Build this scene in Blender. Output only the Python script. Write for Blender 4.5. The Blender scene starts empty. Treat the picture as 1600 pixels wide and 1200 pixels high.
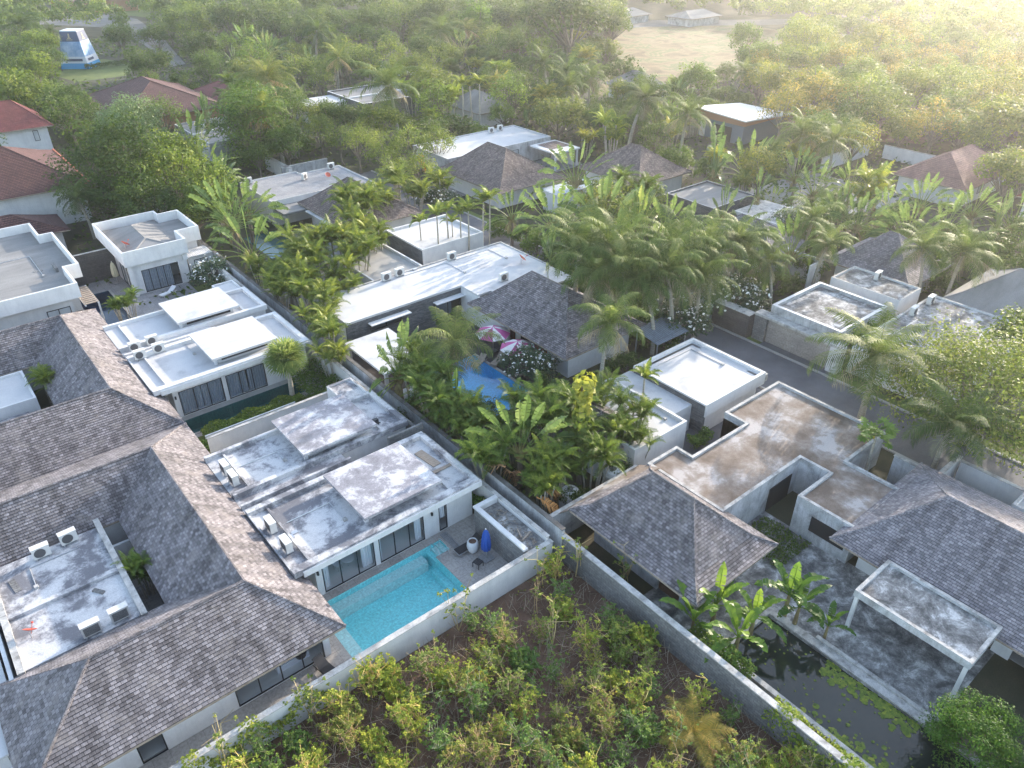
import bpy, math, random
import numpy as np
from mathutils import Vector
sc = bpy.context.scene
col = sc.collection

# ---------------- camera, sky, sun, exposure ----------------
CAM_H = 38.0
PITCH = math.radians(32.485); YAW = math.radians(50.59); FPX = 1186.8
cd = bpy.data.cameras.new("camera"); cam = bpy.data.objects.new("camera", cd); col.objects.link(cam)
cam.location = (0, 0, CAM_H)
cam.rotation_euler = (math.pi/2 - PITCH, 0, YAW - math.pi/2)
cd.sensor_width = 36.0; cd.lens = 36.0*FPX/1600.0; cd.clip_start = 0.1; cd.clip_end = 5000
sc.camera = cam
SUN_AZ = math.radians(11); SUN_EL = math.radians(15.5)
w = bpy.data.worlds.new("World"); sc.world = w; w.use_nodes = True
wn = w.node_tree.nodes; wl = w.node_tree.links
sky = wn.new("ShaderNodeTexSky"); sky.sky_type = 'NISHITA'; sky.sun_disc = False
sky.sun_elevation = SUN_EL; sky.sun_rotation = math.pi/2 - SUN_AZ; sky.air_density = 1.0; sky.dust_density = 1.2
hs = wn.new("ShaderNodeHueSaturation"); hs.inputs['Saturation'].default_value = .85; wl.new(sky.outputs[0], hs.inputs['Color']); wl.new(hs.outputs[0], wn["Background"].inputs[0]); wn["Background"].inputs[1].default_value = 0.15
sd = bpy.data.lights.new("sun", 'SUN'); sd.energy = 2.25; sd.angle = math.radians(0.6); sd.color = (1.0, 0.87, 0.72)
so = bpy.data.objects.new("sun", sd); col.objects.link(so)
SD = Vector((math.cos(SUN_EL)*math.cos(SUN_AZ), math.cos(SUN_EL)*math.sin(SUN_AZ), math.sin(SUN_EL)))
so.rotation_euler = (-SD).to_track_quat('-Z', 'Y').to_euler()
sc.view_settings.view_transform = 'Standard'; sc.view_settings.look = 'None'
sc.view_settings.exposure = 2.1; sc.view_settings.gamma = 1.0
sc.cycles.max_bounces = 8; sc.cycles.transparent_max_bounces = 12; sc.cycles.volume_bounces = 1
sc.cycles.caustics_reflective = False; sc.cycles.caustics_refractive = False

# ---------------- photo measurement: pixel at a known height -> place on the site ----------------
_vd = np.array([math.cos(YAW), math.sin(YAW)])
_f = np.array([_vd[0]*math.cos(PITCH), _vd[1]*math.cos(PITCH), -math.sin(PITCH)])
_r = np.array([_vd[1], -_vd[0], 0.0]); _u = np.cross(_r, _f)
def P(u, v, z=0.0):
    d = _f*FPX + _r*(u-800) + _u*(600-v); t = (z-CAM_H)/d[2]
    return (d[0]*t, d[1]*t)
def depth(x, y, z=0.0): return float(np.dot(np.array([x, y, z-CAM_H]), _f))
def pix(x, y, z=0.0):
    q = np.array([x, y, z-CAM_H]); d = float(q@_f)
    return 800+FPX*float(q@_r)/d, 600-FPX*float(q@_u)/d

# ---------------- object helpers ----------------
def tag(o, label, cat, group=None):
    o['label'] = label; o['category'] = cat
    if group: o['group'] = group
    return o
def thing(name, label, cat, loc=(0,0,0), rz=0, group=None, scale=None):
    o = bpy.data.objects.new(name, None); col.objects.link(o); o.empty_display_size = .3
    o.location = loc; o.rotation_euler = (0, 0, rz)
    if scale: o.scale = scale if hasattr(scale, '__len__') else (scale,)*3
    return tag(o, label, cat, group)
def link(name, me, parent=None, color=None):
    o = bpy.data.objects.new(name, me); col.objects.link(o)
    if parent is not None: o.parent = parent
    if color: o.color = color
    return o
class MB:
    """collects faces; world-metre planar uv per face (u level, v up the slope)"""
    def __init__(s): s.v = []; s.f = []; s.m = []; s.sm = []; s.ax = {}
    def face(s, pts, m=0, smooth=False, ax=None):
        if ax: s.ax[len(s.f)] = ax
        i = len(s.v); s.v += [tuple(p) for p in pts]; s.f.append(tuple(range(i, i+len(pts)))); s.m.append(m); s.sm.append(smooth)
    def box(s, x0, x1, y0, y1, z0, z1, m=0, top=None, skip=''):
        if x0 > x1: x0, x1 = x1, x0
        if y0 > y1: y0, y1 = y1, y0
        a, b, c, d = (x0,y0,z0), (x1,y0,z0), (x1,y1,z0), (x0,y1,z0)
        e, f, g, h = (x0,y0,z1), (x1,y0,z1), (x1,y1,z1), (x0,y1,z1)
        s.face([a,b,f,e], m); s.face([b,c,g,f], m); s.face([c,d,h,g], m); s.face([d,a,e,h], m)
        if 't' not in skip: s.face([e,f,g,h], m if top is None else top)
        if 'b' not in skip: s.face([d,c,b,a], m)
    def rbox(s, cx, cy, z0, z1, lx, ly, rz=0, m=0):
        ca, sa = math.cos(rz), math.sin(rz)
        q = [(cx+ca*x-sa*y, cy+sa*x+ca*y) for x, y in ((-lx/2,-ly/2),(lx/2,-ly/2),(lx/2,ly/2),(-lx/2,ly/2))]
        s.prism(q, z0, z1, m)
    def prism(s, poly, z0, z1, m=0, top=None, caps=True):
        n = len(poly)
        for i in range(n):
            p, q = poly[i], poly[(i+1) % n]
            s.face([(p[0],p[1],z0),(q[0],q[1],z0),(q[0],q[1],z1),(p[0],p[1],z1)], m)
        if caps:
            s.face([(p[0],p[1],z1) for p in poly], m if top is None else top)
            s.face([(p[0],p[1],z0) for p in reversed(poly)], m)
    def tube(s, p0, p1, r0, r1=None, n=8, m=0, caps=True):
        r1 = r0 if r1 is None else r1
        p0, p1 = Vector(p0), Vector(p1); d = (p1-p0)
        if d.length < 1e-6: return
        d.normalize(); a = d.orthogonal().normalized(); b = d.cross(a)
        A = [p0+(a*math.cos(t)+b*math.sin(t))*r0 for t in [2*math.pi*i/n for i in range(n)]]
        B = [p1+(a*math.cos(t)+b*math.sin(t))*r1 for t in [2*math.pi*i/n for i in range(n)]]
        for i in range(n):
            j = (i+1) % n; s.face([A[i],A[j],B[j],B[i]], m, True)
        if caps: s.face(list(reversed(A)), m); s.face(B, m)
    def lathe(s, prof, c=(0,0), n=20, m=0):
        for (r0,z0),(r1,z1) in zip(prof, prof[1:]):
            for i in range(n):
                a, b = 2*math.pi*i/n, 2*math.pi*(i+1)/n
                q = [(c[0]+r0*math.cos(a), c[1]+r0*math.sin(a), z0),(c[0]+r0*math.cos(b), c[1]+r0*math.sin(b), z0),
                     (c[0]+r1*math.cos(b), c[1]+r1*math.sin(b), z1),(c[0]+r1*math.cos(a), c[1]+r1*math.sin(a), z1)]
                if r0 < 1e-5: q = [q[0], q[2], q[3]]
                elif r1 < 1e-5: q = q[:3]
                s.face(q, m, True)
    def mesh(s, name, mats, off=(0,0,0)):
        me = bpy.data.meshes.new(name)
        V = [(x-off[0], y-off[1], z-off[2]) for x, y, z in s.v]
        me.from_pydata(V, [], s.f)
        for m in (mats if isinstance(mats, (list, tuple)) else [mats]): me.materials.append(m)
        uv = me.uv_layers.new(name="UVMap")
        for p in me.polygons:
            p.material_index = s.m[p.index]; p.use_smooth = s.sm[p.index]
            n = p.normal
            if p.index in s.ax: U, W = s.ax[p.index]
            elif abs(n.z) > .995: U, W = Vector((1,0,0)), Vector((0,1,0))
            else: U = Vector((-n.y, n.x, 0)).normalized(); W = n.cross(U)
            for li in p.loop_indices:
                q = Vector(s.v[me.loops[li].vertex_index]); uv.data[li].uv = (q.dot(U), q.dot(W))
        me.update(); return me
    def build(s, name, mats, parent=None, off=None):
        if off is None:
            off = Vector((0,0,0)); q = parent
            while q is not None: off += q.location; q = q.parent
            off = tuple(off)
        return link(name, s.mesh(name, mats, off), parent)
def structure(o): o['kind'] = 'structure'; return o

# ---------------- materials ----------------
def newmat(name):
    m = bpy.data.materials.new(name); m.use_nodes = True
    nt = m.node_tree; return m, nt.nodes, nt.links, nt.nodes["Principled BSDF"]
def rgb(c): return (c[0], c[1], c[2], 1)
def coords(N, L, kind='Object', scale=(1,1,1)):
    t = N.new("ShaderNodeTexCoord"); mp = N.new("ShaderNodeMapping"); mp.inputs['Scale'].default_value = scale
    L.new(t.outputs[kind], mp.inputs[0]); return mp.outputs[0]
def geo(N, L, scale=(1,1,1)):
    t = N.new("ShaderNodeNewGeometry"); mp = N.new("ShaderNodeMapping"); mp.inputs['Scale'].default_value = scale
    L.new(t.outputs['Position'], mp.inputs[0]); return mp.outputs[0]
def noise(N, L, vec, scale, detail=4, rough=.55, dist=0):
    n = N.new("ShaderNodeTexNoise"); n.inputs['Scale'].default_value = scale; n.inputs['Detail'].default_value = detail
    n.inputs['Roughness'].default_value = rough; n.inputs['Distortion'].default_value = dist; L.new(vec, n.inputs['Vector']); return n.outputs['Fac']
def ramp(N, L, fac, stops, interp='LINEAR'):
    r = N.new("ShaderNodeValToRGB"); e = r.color_ramp.elements; r.color_ramp.interpolation = interp
    while len(e) < len(stops): e.new(.5)
    for i, (p, c) in enumerate(stops): e[i].position = p; e[i].color = rgb(c) if hasattr(c, '__len__') else (c,c,c,1)
    L.new(fac, r.inputs[0]); return r.outputs[0]
def mix(N, L, fac, a, b, mode='MIX'):
    x = N.new("ShaderNodeMixRGB"); x.blend_type = mode
    for i, s in ((0, fac), (1, a), (2, b)):
        if hasattr(s, 'links'): L.new(s, x.inputs[i])
        else: x.inputs[i].default_value = s if i == 0 else rgb(s)
    return x.outputs[0]
def bump(N, L, b, h, strength=.3, dist=.02):
    n = N.new("ShaderNodeBump"); n.inputs['Strength'].default_value = strength; n.inputs['Distance'].default_value = dist
    L.new(h, n.inputs['Height']); L.new(n.outputs[0], b.inputs['Normal'])
def mat_noise(name, stops, scale=1.0, detail=6, rough=.9, dist=0, bs=.25, squash=(1,1,1), fine=.12, streak=0, rg=.6):
    """weathered surface: world-space noise through a ramp, fine grain, optional vertical run-off streaks"""
    m, N, L, b = newmat(name); g = geo(N, L, squash)
    f = noise(N, L, g, scale, detail, rg, dist); c = ramp(N, L, f, stops)
    if fine:
        f2 = noise(N, L, geo(N, L), 14, 3); c = mix(N, L, fine, c, ramp(N, L, f2, [(.35, .25), (.65, 1.0)]), 'MULTIPLY')
    if streak:
        f3 = noise(N, L, geo(N, L, (2.2, 2.2, .3)), 1.1, 7, .75)
        c = mix(N, L, streak, c, ramp(N, L, f3, [(.48, 1.0), (.66, (.45, .43, .41))]), 'MULTIPLY')
    L.new(c, b.inputs['Base Color']); b.inputs['Roughness'].default_value = rough
    if bs: bump(N, L, b, noise(N, L, geo(N, L), 9, 4), bs, .02)
    return m
def mat_plain(name, c, rough=.6, metal=0, var=.15):
    m, N, L, b = newmat(name)
    f = noise(N, L, coords(N, L), 5, 3); L.new(mix(N, L, var, c, ramp(N, L, f, [(.3, .3), (.7, 1.0)]), 'MULTIPLY'), b.inputs['Base Color'])
    b.inputs['Roughness'].default_value = rough; b.inputs['Metallic'].default_value = metal; return m
def mat_brick(name, c1, c2, mortar, bw, rh, ms=.02, blotch=None, bs=.6, offset=.5, rough=.85, dist=.03, lowf=(.6,1.15), warp=.02, runs=0):
    m, N, L, b = newmat(name)
    t = N.new("ShaderNodeTexCoord"); uv = t.outputs['UV']
    br = N.new("ShaderNodeTexBrick"); br.inputs['Scale'].default_value = 1; br.offset = offset
    br.inputs['Brick Width'].default_value = bw; br.inputs['Row Height'].default_value = rh
    br.inputs['Mortar Size'].default_value = ms; br.inputs['Mortar Smooth'].default_value = .3
    br.inputs['Color1'].default_value = rgb(c1); br.inputs['Color2'].default_value = rgb(c2); br.inputs['Mortar'].default_value = rgb(mortar)
    br.inputs['Bias'].default_value = 0
    if warp:
        wn_ = N.new("ShaderNodeTexNoise"); wn_.inputs['Scale'].default_value = 1.7; L.new(uv, wn_.inputs['Vector'])
        va = N.new("ShaderNodeVectorMath"); va.operation = 'MULTIPLY_ADD'; va.inputs[1].default_value = (warp, warp, 0)
        L.new(wn_.outputs['Color'], va.inputs[0]); L.new(uv, va.inputs[2]); uv = va.outputs[0]
    L.new(uv, br.inputs['Vector'])
    c = br.outputs['Color']
    f = noise(N, L, geo(N, L), .45, 5, .65); c = mix(N, L, .75, c, ramp(N, L, f, [(.3, lowf[0]), (.7, lowf[1])]), 'MULTIPLY')
    f2 = noise(N, L, geo(N, L), 6, 3, .7); c = mix(N, L, .5, c, ramp(N, L, f2, [(.35, .55), (.65, 1.25)]), 'MULTIPLY')
    if runs:
        mp = N.new("ShaderNodeMapping"); mp.inputs['Scale'].default_value = (1.6, .16, 1); L.new(t.outputs['UV'], mp.inputs[0])
        c = mix(N, L, runs, c, ramp(N, L, noise(N, L, mp.outputs[0], 1.0, 6, .7), [(.36, (.50,.47,.44)), (.5, (.95,.93,.92)), (.66, (1.35,1.3,1.25))]), 'MULTIPLY')
    if blotch: c = mix(N, L, ramp(N, L, noise(N, L, geo(N, L), .8, 6, .7), [(.52, 0.0), (.68, .7)]), c, blotch)
    L.new(c, b.inputs['Base Color']); b.inputs['Roughness'].default_value = rough
    # courses: each row is thicker at its lower edge
    s = N.new("ShaderNodeSeparateXYZ"); L.new(uv, s.inputs[0])
    d = N.new("ShaderNodeMath"); d.operation = 'DIVIDE'; d.inputs[1].default_value = rh; L.new(s.outputs[1], d.inputs[0])
    fr = N.new("ShaderNodeMath"); fr.operation = 'FRACT'; L.new(d.outputs[0], fr.inputs[0])
    a = N.new("ShaderNodeMath"); a.operation = 'MULTIPLY_ADD'; a.inputs[1].default_value = -.8; L.new(fr.outputs[0], a.inputs[0])
    iv = N.new("ShaderNodeMath"); iv.operation = 'SUBTRACT'; iv.inputs[0].default_value = 1; L.new(br.outputs['Fac'], iv.inputs[1]); L.new(iv.outputs[0], a.inputs[2])
    bump(N, L, b, a.outputs[0], bs, dist); return m
M = {}
M['white'] = mat_noise('white plaster', [(.3, (.60,.60,.61)), (.62, (.72,.715,.71))], .7, 5, .8, fine=.08, streak=.16, bs=.08)
M['whiteroof'] = mat_noise('white roof coating', [(.3, (.38,.385,.40)), (.44, (.54,.54,.55)), (.7, (.61,.605,.60))], .35, 9, .75, .3, fine=.18, bs=.06)
M['stain'] = mat_noise('stained white roof', [(.425, (.18,.18,.20)), (.48, (.36,.36,.38)), (.53, (.58,.58,.59)), (.7, (.68,.675,.67))], .42, 12, .85, .25, fine=.3, bs=.15, rg=.72)
M['stainslab'] = mat_noise('blackened roof slab', [(.36, (.19,.185,.20)), (.50, (.31,.30,.33)), (.545, (.50,.49,.51)), (.62, (.66,.66,.67))], .55, 13, .9, .2, fine=.3, bs=.2, rg=.74)
M['greyroof'] = mat_noise('grey roof felt', [(.3, (.20,.195,.19)), (.7, (.32,.31,.30))], .3, 6, .9, .4, fine=.25, squash=(.5,2,1))
M['brownroof'] = mat_noise('brown weathered concrete roof', [(.38, (.15,.112,.085)), (.47, (.23,.18,.145)), (.54, (.30,.26,.23)), (.60, (.47,.43,.41))], .3, 14, .92, .15, fine=.3, bs=.2, rg=.68)
M['oldconc'] = mat_noise('old concrete', [(.40, (.10,.10,.10)), (.48, (.22,.215,.21)), (.54, (.34,.335,.325)), (.60, (.62,.61,.60))], .8, 13, .92, .3, fine=.35, bs=.3, rg=.75)
M['oldwall'] = mat_noise('mildewed render wall', [(.3, (.22,.22,.22)), (.46, (.42,.43,.44)), (.65, (.60,.61,.63))], .5, 8, .9, .8, fine=.3, streak=.55, bs=.15)
M['coping'] = mat_noise('dirty coping', [(.32, (.24,.23,.22)), (.5, (.46,.45,.43)), (.68, (.62,.60,.57))], 1.6, 8, .9, .5, fine=.3)
M['darkcap'] = mat_noise('dark wall cap', [(.3, (.07,.065,.06)), (.7, (.2,.19,.18))], 1.2, 7, .9, fine=.3)
M['greywall'] = mat_brick('grey block wall', (.17,.17,.17), (.24,.235,.23), (.10,.10,.10), .42, .21, .012, bs=.5, warp=0)
M['stone'] = mat_brick('dark stone cladding', (.085,.09,.095), (.17,.175,.185), (.04,.042,.045), .45, .10, .006, bs=.8, warp=.02)
M['darkwall'] = mat_brick('dark boarded wall', (.10,.09,.088), (.125,.115,.11), (.05,.05,.05), 3.0, .22, .01, bs=.4, warp=0)
M['shingle'] = mat_brick('weathered wood shingles', (.125,.112,.117), (.30,.278,.29), (.045,.04,.045), .30, .20, .014, bs=.7, dist=.03, lowf=(.62,1.2), blotch=(.25,.22,.205), runs=.75)
M['shingle2'] = mat_brick('bluish grey shingles', (.15,.143,.16), (.30,.285,.30), (.05,.045,.055), .30, .20, .012, bs=.6, dist=.03, lowf=(.75,1.15), runs=.6)
M['thatch'] = mat_brick('brown grey shingles', (.15,.115,.105), (.30,.24,.22), (.06,.05,.05), .3, .25, .02, bs=.8, dist=.04, warp=.05, runs=.6)
M['pinkroof'] = mat_brick('faded red roof tiles', (.22,.115,.105), (.27,.15,.14), (.13,.07,.065), .3, .32, .012, bs=.6, warp=0)
M['redroof'] = mat_brick('red clay tiles', (.17,.045,.042), (.21,.06,.055), (.10,.03,.03), .3, .3, .012, bs=.6, warp=0)
M['maroon'] = mat_brick('maroon roof tiles', (.105,.048,.045), (.155,.07,.062), (.055,.026,.026), .33, .33, .03, bs=.9, warp=0)
M['orange'] = mat_plain('orange ridge tiles', (.55,.17,.09), .7)
M['asphalt'] = mat_noise('asphalt', [(.3, (.11,.11,.12)), (.7, (.18,.18,.195))], .35, 6, .9, fine=.35, bs=.2)
M['concpath'] = mat_noise('pale concrete', [(.3, (.32,.31,.30)), (.7, (.46,.45,.43))], .6, 6, .9, fine=.2)
M['greyroad'] = mat_noise('grey road', [(.3, (.13,.13,.13)), (.7, (.20,.20,.195))], .2, 6, .9, fine=.2)
M['paving'] = mat_brick('beige paving', (.34,.315,.295), (.40,.375,.35), (.25,.235,.22), .9, .9, .012, offset=0, bs=.2, warp=0, lowf=(.85,1.08))
M['greypave'] = mat_brick('grey paving', (.25,.25,.26), (.31,.31,.32), (.17,.17,.18), .8, .8, .012, offset=0, bs=.2, warp=0, lowf=(.85,1.08))
M['deck'] = mat_brick('dark timber deck', (.055,.048,.052), (.085,.075,.078), (.02,.02,.02), 3.0, .14, .012, bs=.4, warp=0)
M['soil'] = mat_noise('red brown soil', [(.3, (.11,.062,.042)), (.5, (.18,.105,.072)), (.72, (.27,.18,.13))], .5, 9, .95, .6, fine=.45, bs=.8)
M['earth'] = mat_noise('dark green brown earth', [(.3, (.035,.04,.02)), (.55, (.07,.07,.04)), (.75, (.14,.11,.07))], .25, 8, .95, .4, fine=.4, bs=.5)  # dark green to brown earth tones mixed by noise
M['lawn'] = mat_noise('lawn', [(.3, (.09,.13,.03)), (.6, (.17,.21,.055)), (.8, (.26,.27,.09))], .25, 8, .95, fine=.4, bs=.6)
M['drygrass'] = mat_noise('dry grass field', [(.3, (.12,.09,.045)), (.42, (.21,.155,.08)), (.5, (.28,.22,.12)), (.56, (.14,.16,.055)), (.64, (.30,.24,.13))], .12, 9, .95, .8, fine=.5, bs=.8)
M['frame'] = mat_plain('dark window frame', (.018,.018,.022), .4)
M['dark'] = mat_plain('dark opening', (.02,.02,.022), .8)
M['curtain'] = mat_plain('blue grey curtain', (.30,.34,.40), .9)
M['sheer'] = mat_plain('white curtain', (.72,.74,.78), .9, var=.05)
M['floor'] = mat_plain('interior tile', (.62,.62,.61), .5, var=.05)
M['metal'] = mat_plain('brushed metal', (.55,.56,.58), .35, .8)
M['acwhite'] = mat_plain('air conditioner casing', (.68,.67,.64), .5)
M['acdark'] = mat_plain('fan grille', (.09,.09,.095), .6)
M['blue'] = mat_plain('blue umbrella canvas', (.010,.075,.36), .75)
M['cream'] = mat_plain('cream canvas', (.62,.58,.42), .8)
M['pink'] = mat_plain('magenta canvas', (.50,.09,.27), .75)
M['canvas'] = mat_plain('white canvas', (.75,.72,.72), .8)
M['rattan'] = mat_plain('black sling fabric', (.022,.023,.028), .6)
M['wood'] = mat_noise('weathered board', [(.3, (.22,.17,.13)), (.7, (.42,.36,.30))], 2, 6, .9, squash=(1,8,1))
M['dish'] = mat_plain('satellite dish', (.55,.10,.06), .5)
M['bluepanel'] = mat_brick('blue grey metal sheet', (.16,.20,.25), (.18,.22,.27), (.08,.10,.13), .25, 4.0, .03, offset=0, bs=.6, warp=0)
M['corr'] = mat_brick('white corrugated sheet', (.62,.63,.65), (.66,.67,.69), (.40,.41,.43), .22, 8.0, .03, offset=0, bs=.6, warp=0)
M['tan'] = mat_plain('tan fascia board', (.40,.21,.12), .7)
M['slate'] = mat_plain('slate blue render', (.17,.20,.24), .85)
M['paleroof'] = mat_plain('pale shed roof sheet', (.74,.72,.70), .6)
M['beige'] = mat_brick('beige garage door', (.34,.31,.28), (.36,.33,.30), (.28,.25,.23), 6.0, .55, .02, bs=.4, warp=0)
M['terracotta'] = mat_plain('terracotta', (.35,.10,.05), .8)
M['pot'] = mat_plain('white glazed pot', (.72,.72,.72), .4)
M['linen'] = mat_plain('white linen', (.75,.78,.86), .9)
M['gold'] = mat_plain('gold emblem', (.45,.38,.22), .6)
M['navy'] = mat_plain('navy printed panel', (.035,.06,.14), .6)
def mat_glass(name, tint, f0=.07):
    m = bpy.data.materials.new(name); m.use_nodes = True; N = m.node_tree.nodes; L = m.node_tree.links; N.clear()
    o = N.new("ShaderNodeOutputMaterial"); t = N.new("ShaderNodeBsdfTransparent"); t.inputs[0].default_value = rgb(tint)
    g = N.new("ShaderNodeBsdfGlossy"); g.inputs['Roughness'].default_value = .03
    fr = N.new("ShaderNodeLayerWeight"); fr.inputs[0].default_value = .5
    pw = N.new("ShaderNodeMath"); pw.operation = 'POWER'; pw.inputs[1].default_value = 4.0; L.new(fr.outputs['Facing'], pw.inputs[0])
    ma = N.new("ShaderNodeMath"); ma.operation = 'MULTIPLY_ADD'; ma.inputs[1].default_value = .8; ma.inputs[2].default_value = f0; L.new(pw.outputs[0], ma.inputs[0])
    x = N.new("ShaderNodeMixShader"); L.new(ma.outputs[0], x.inputs[0]); L.new(t.outputs[0], x.inputs[1]); L.new(g.outputs[0], x.inputs[2]); L.new(x.outputs[0], o.inputs[0])
    return m, N, L, g, fr
M['glass'] = mat_glass('window glass', (.94,.96,.97), .05)[0]
def mat_water(name, tint, rip=.15):
    m, N, L, g, fr = mat_glass(name, tint, .02); g.inputs['Roughness'].default_value = .02
    b = N.new("ShaderNodeBump"); b.inputs['Strength'].default_value = rip; b.inputs['Distance'].default_value = .05
    L.new(noise(N, L, geo(N, L), 2.2, 3), b.inputs['Height']); L.new(b.outputs[0], g.inputs['Normal']); L.new(b.outputs[0], fr.inputs['Normal']); return m
M['water'] = mat_water('clear pool water', (.82,.97,.98))
M['watergreen'] = mat_water('green pool water', (.45,.78,.74))
M['waterdark'] = mat_water('dark pool water', (.30,.50,.66))
def mat_pond():
    m, N, L, b = newmat('pond water'); L.new(ramp(N, L, noise(N, L, geo(N, L), .5, 5), [(.3, (.012,.018,.017)), (.7, (.024,.032,.028))]), b.inputs['Base Color'])
    b.inputs['Roughness'].default_value = .05; b.inputs['IOR'].default_value = 1.45; return m
M['pond'] = mat_pond()
def mat_pool(name, c1, c2): return mat_brick(name, c1, c2, tuple(.9*x for x in c1), .15, .15, .006, offset=0, bs=.1, warp=0, lowf=(.92,1.06))
M['pooltile'] = mat_pool('turquoise pool tile', (.27,.72,.75), (.31,.77,.79))
M['poolblue'] = mat_pool('blue pool tile', (.08,.42,.76), (.10,.48,.82))
M['poolgreen'] = mat_pool('green pool tile', (.03,.13,.14), (.045,.17,.17))
M['poolnavy'] = mat_pool('navy pool tile', (.03,.10,.18), (.04,.12,.22))
M['poolledge'] = mat_pool('pale pool ledge tile', (.55,.68,.68), (.60,.73,.72))

def mat_leaf(name, dark, mid, light, trans=.35, gloss=.45, spec=.4):
    m, N, L, b = newmat(name); o = N["Material Output"]
    at = N.new("ShaderNodeAttribute"); at.attribute_name = 'tint'
    oi = N.new("ShaderNodeObjectInfo")
    c = ramp(N, L, at.outputs['Fac'], [(0.0, dark), (.5, mid), (1.0, light)])
    c = mix(N, L, 1.0, c, oi.outputs['Color'], 'MULTIPLY')
    L.new(c, b.inputs['Base Color']); b.inputs['Roughness'].default_value = gloss; b.inputs['Specular IOR Level'].default_value = spec
    tr = N.new("ShaderNodeBsdfTranslucent"); L.new(mix(N, L, .5, c, (.16,.22,.02), 'ADD'), tr.inputs[0])
    x = N.new("ShaderNodeMixShader"); x.inputs[0].default_value = trans
    L.new(b.outputs[0], x.inputs[1]); L.new(tr.outputs[0], x.inputs[2]); L.new(x.outputs[0], o.inputs[0]); return m
M['leaf'] = mat_leaf('broad leaves', (.026,.052,.014), (.090,.138,.032), (.25,.29,.08), .38, .55, .25)
M['palm'] = mat_leaf('palm leaflets', (.026,.050,.018), (.085,.130,.040), (.24,.26,.09), .34, .6, .18)
M['rav'] = mat_leaf('fan palm blades', (.030,.060,.028), (.100,.155,.064), (.30,.33,.15), .36, .42, .35)
M['areca'] = mat_leaf('yellow green fronds', (.035,.062,.014), (.125,.170,.034), (.36,.34,.06), .38, .5, .25)
M['frang'] = mat_leaf('dark oval leaves', (.030,.058,.032), (.060,.098,.052), (.11,.155,.075), .25, .5, .3)
M['blossom'] = mat_plain('white blossom', (.85,.84,.80), .7, var=0)
M['banana'] = mat_leaf('banana blades', (.045,.095,.022), (.095,.175,.038), (.22,.30,.05), .40, .45, .3)
M['shrub'] = mat_leaf('lobed sapling leaves', (.07,.115,.045), (.16,.215,.070), (.36,.36,.085), .36, .6, .2)
M['twig'] = mat_leaf('dry twigs', (.16,.12,.09), (.30,.24,.18), (.50,.42,.33), .0, .9, .1)
M['bark'] = mat_noise('grey bark', [(.3, (.10,.085,.07)), (.7, (.26,.22,.18))], 2.2, 6, .95, squash=(1,1,.5))
M['palebark'] = mat_noise('pale ringed bark', [(.3, (.24,.22,.18)), (.7, (.44,.41,.34))], 3, 5, .95, squash=(.4,.4,4))
M['fanbase'] = mat_noise('green brown leaf bases', [(.3, (.16,.11,.06)), (.55, (.28,.24,.10)), (.75, (.30,.34,.12))], 1.5, 5, .9, squash=(3,3,.5))
# ================= the setting: ground, roads, water =================
G0 = (-750, 950, -600, 1000)
HOLES = [(11.3, 19.8, 27.5, 33.55), (19.8, 21.0, 32.35, 33.55), (12.0, 22.4, 57.1, 59.5), (11.2, 14.6, 80.9, 91.2), (33.3, 38.3, 43.0, 52.7), (33.2, 37.8, 88.0, 96.8), (28.7, 33.2, -6.0, 14.9)]
def sheet(name, x0, x1, y0, y1, z, m, holes=HOLES, kind='structure'):
    hs = [h for h in holes if h[0] < x1 and h[1] > x0 and h[2] < y1 and h[3] > y0]
    xs = sorted({x0, x1} | {min(max(v, x0), x1) for h in hs for v in h[:2]}); ys = sorted({y0, y1} | {min(max(v, y0), y1) for h in hs for v in h[2:]})
    b = MB()
    for a, c in zip(xs, xs[1:]):
        for d, e in zip(ys, ys[1:]):
            mx, my = (a+c)/2, (d+e)/2
            if any(h[0] < mx < h[1] and h[2] < my < h[3] for h in hs): continue
            b.face([(a,d,z),(c,d,z),(c,e,z),(a,e,z)])
    o = b.build(name, m); o['kind'] = kind; return o
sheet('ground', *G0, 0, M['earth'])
sheet('road', 55.4, 61.6, -40, 112, .010, M['asphalt'])
sheet('bare_soil', -30, 26.3, -30, 26.75, .006, M['soil'])
sheet('lawn', 8.5, 25.2, 53.4, 57.0, .006, M['lawn'])
b = MB()
for x0, x1 in ((55.15, 55.4), (61.6, 61.85)): b.box(x0, x1, -40, 112, 0, .13)
structure(b.build('kerb', M['concpath']))
sheet('lawn', 21.0, 26.0, 79.0, 86.0, .006, M['lawn'])
sheet('verge', 61.85, 62.9, -40, 112, .008, M['lawn'])
def paving(name, x0, x1, y0, y1, m, z=.012): return sheet(name, x0, x1, y0, y1, z, m)
paving('pool_terrace', -8, 25.2, 27.1, 34.2, M['paving']); paving('courtyard_floor', -6, 10.5, 34.2, 54, M['greypave'])
paving('pool_terrace', 10.5, 25.2, 56.4, 60.3, M['concpath']); paving('garden_terrace', 11.0, 22.5, 79.6, 96, M['greypave'], .016)
paving('timber_deck', 27.6, 42.4, 41.5, 60.0, M['deck']); paving('garage_court', 35.5, 55.0, 28.0, 40.8, M['asphalt'], .014)
paving('old_terrace', 26.6, 41.2, 11.2, 21.0, M['oldconc']); paving('old_terrace', 33.2, 41.2, 4.6, 11.2, M['oldconc'], .014)
paving('driveway', 61.7, 63.4, 28.0, 36.0, M['asphalt'], .018); paving('driveway', 53.9, 55.2, 29.5, 40.5, M['asphalt'], .018)
paving('courtyard_floor', 28, 44.5, 66.9, 80, M['greypave']); paving('courtyard_floor', 37.8, 54, 82, 95, M['greypave'])
paving('courtyard_floor', 64, 92, 92, 99, M['greypave']); paving('courtyard_floor', 84, 93, 48, 60, M['greypave'])
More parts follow.
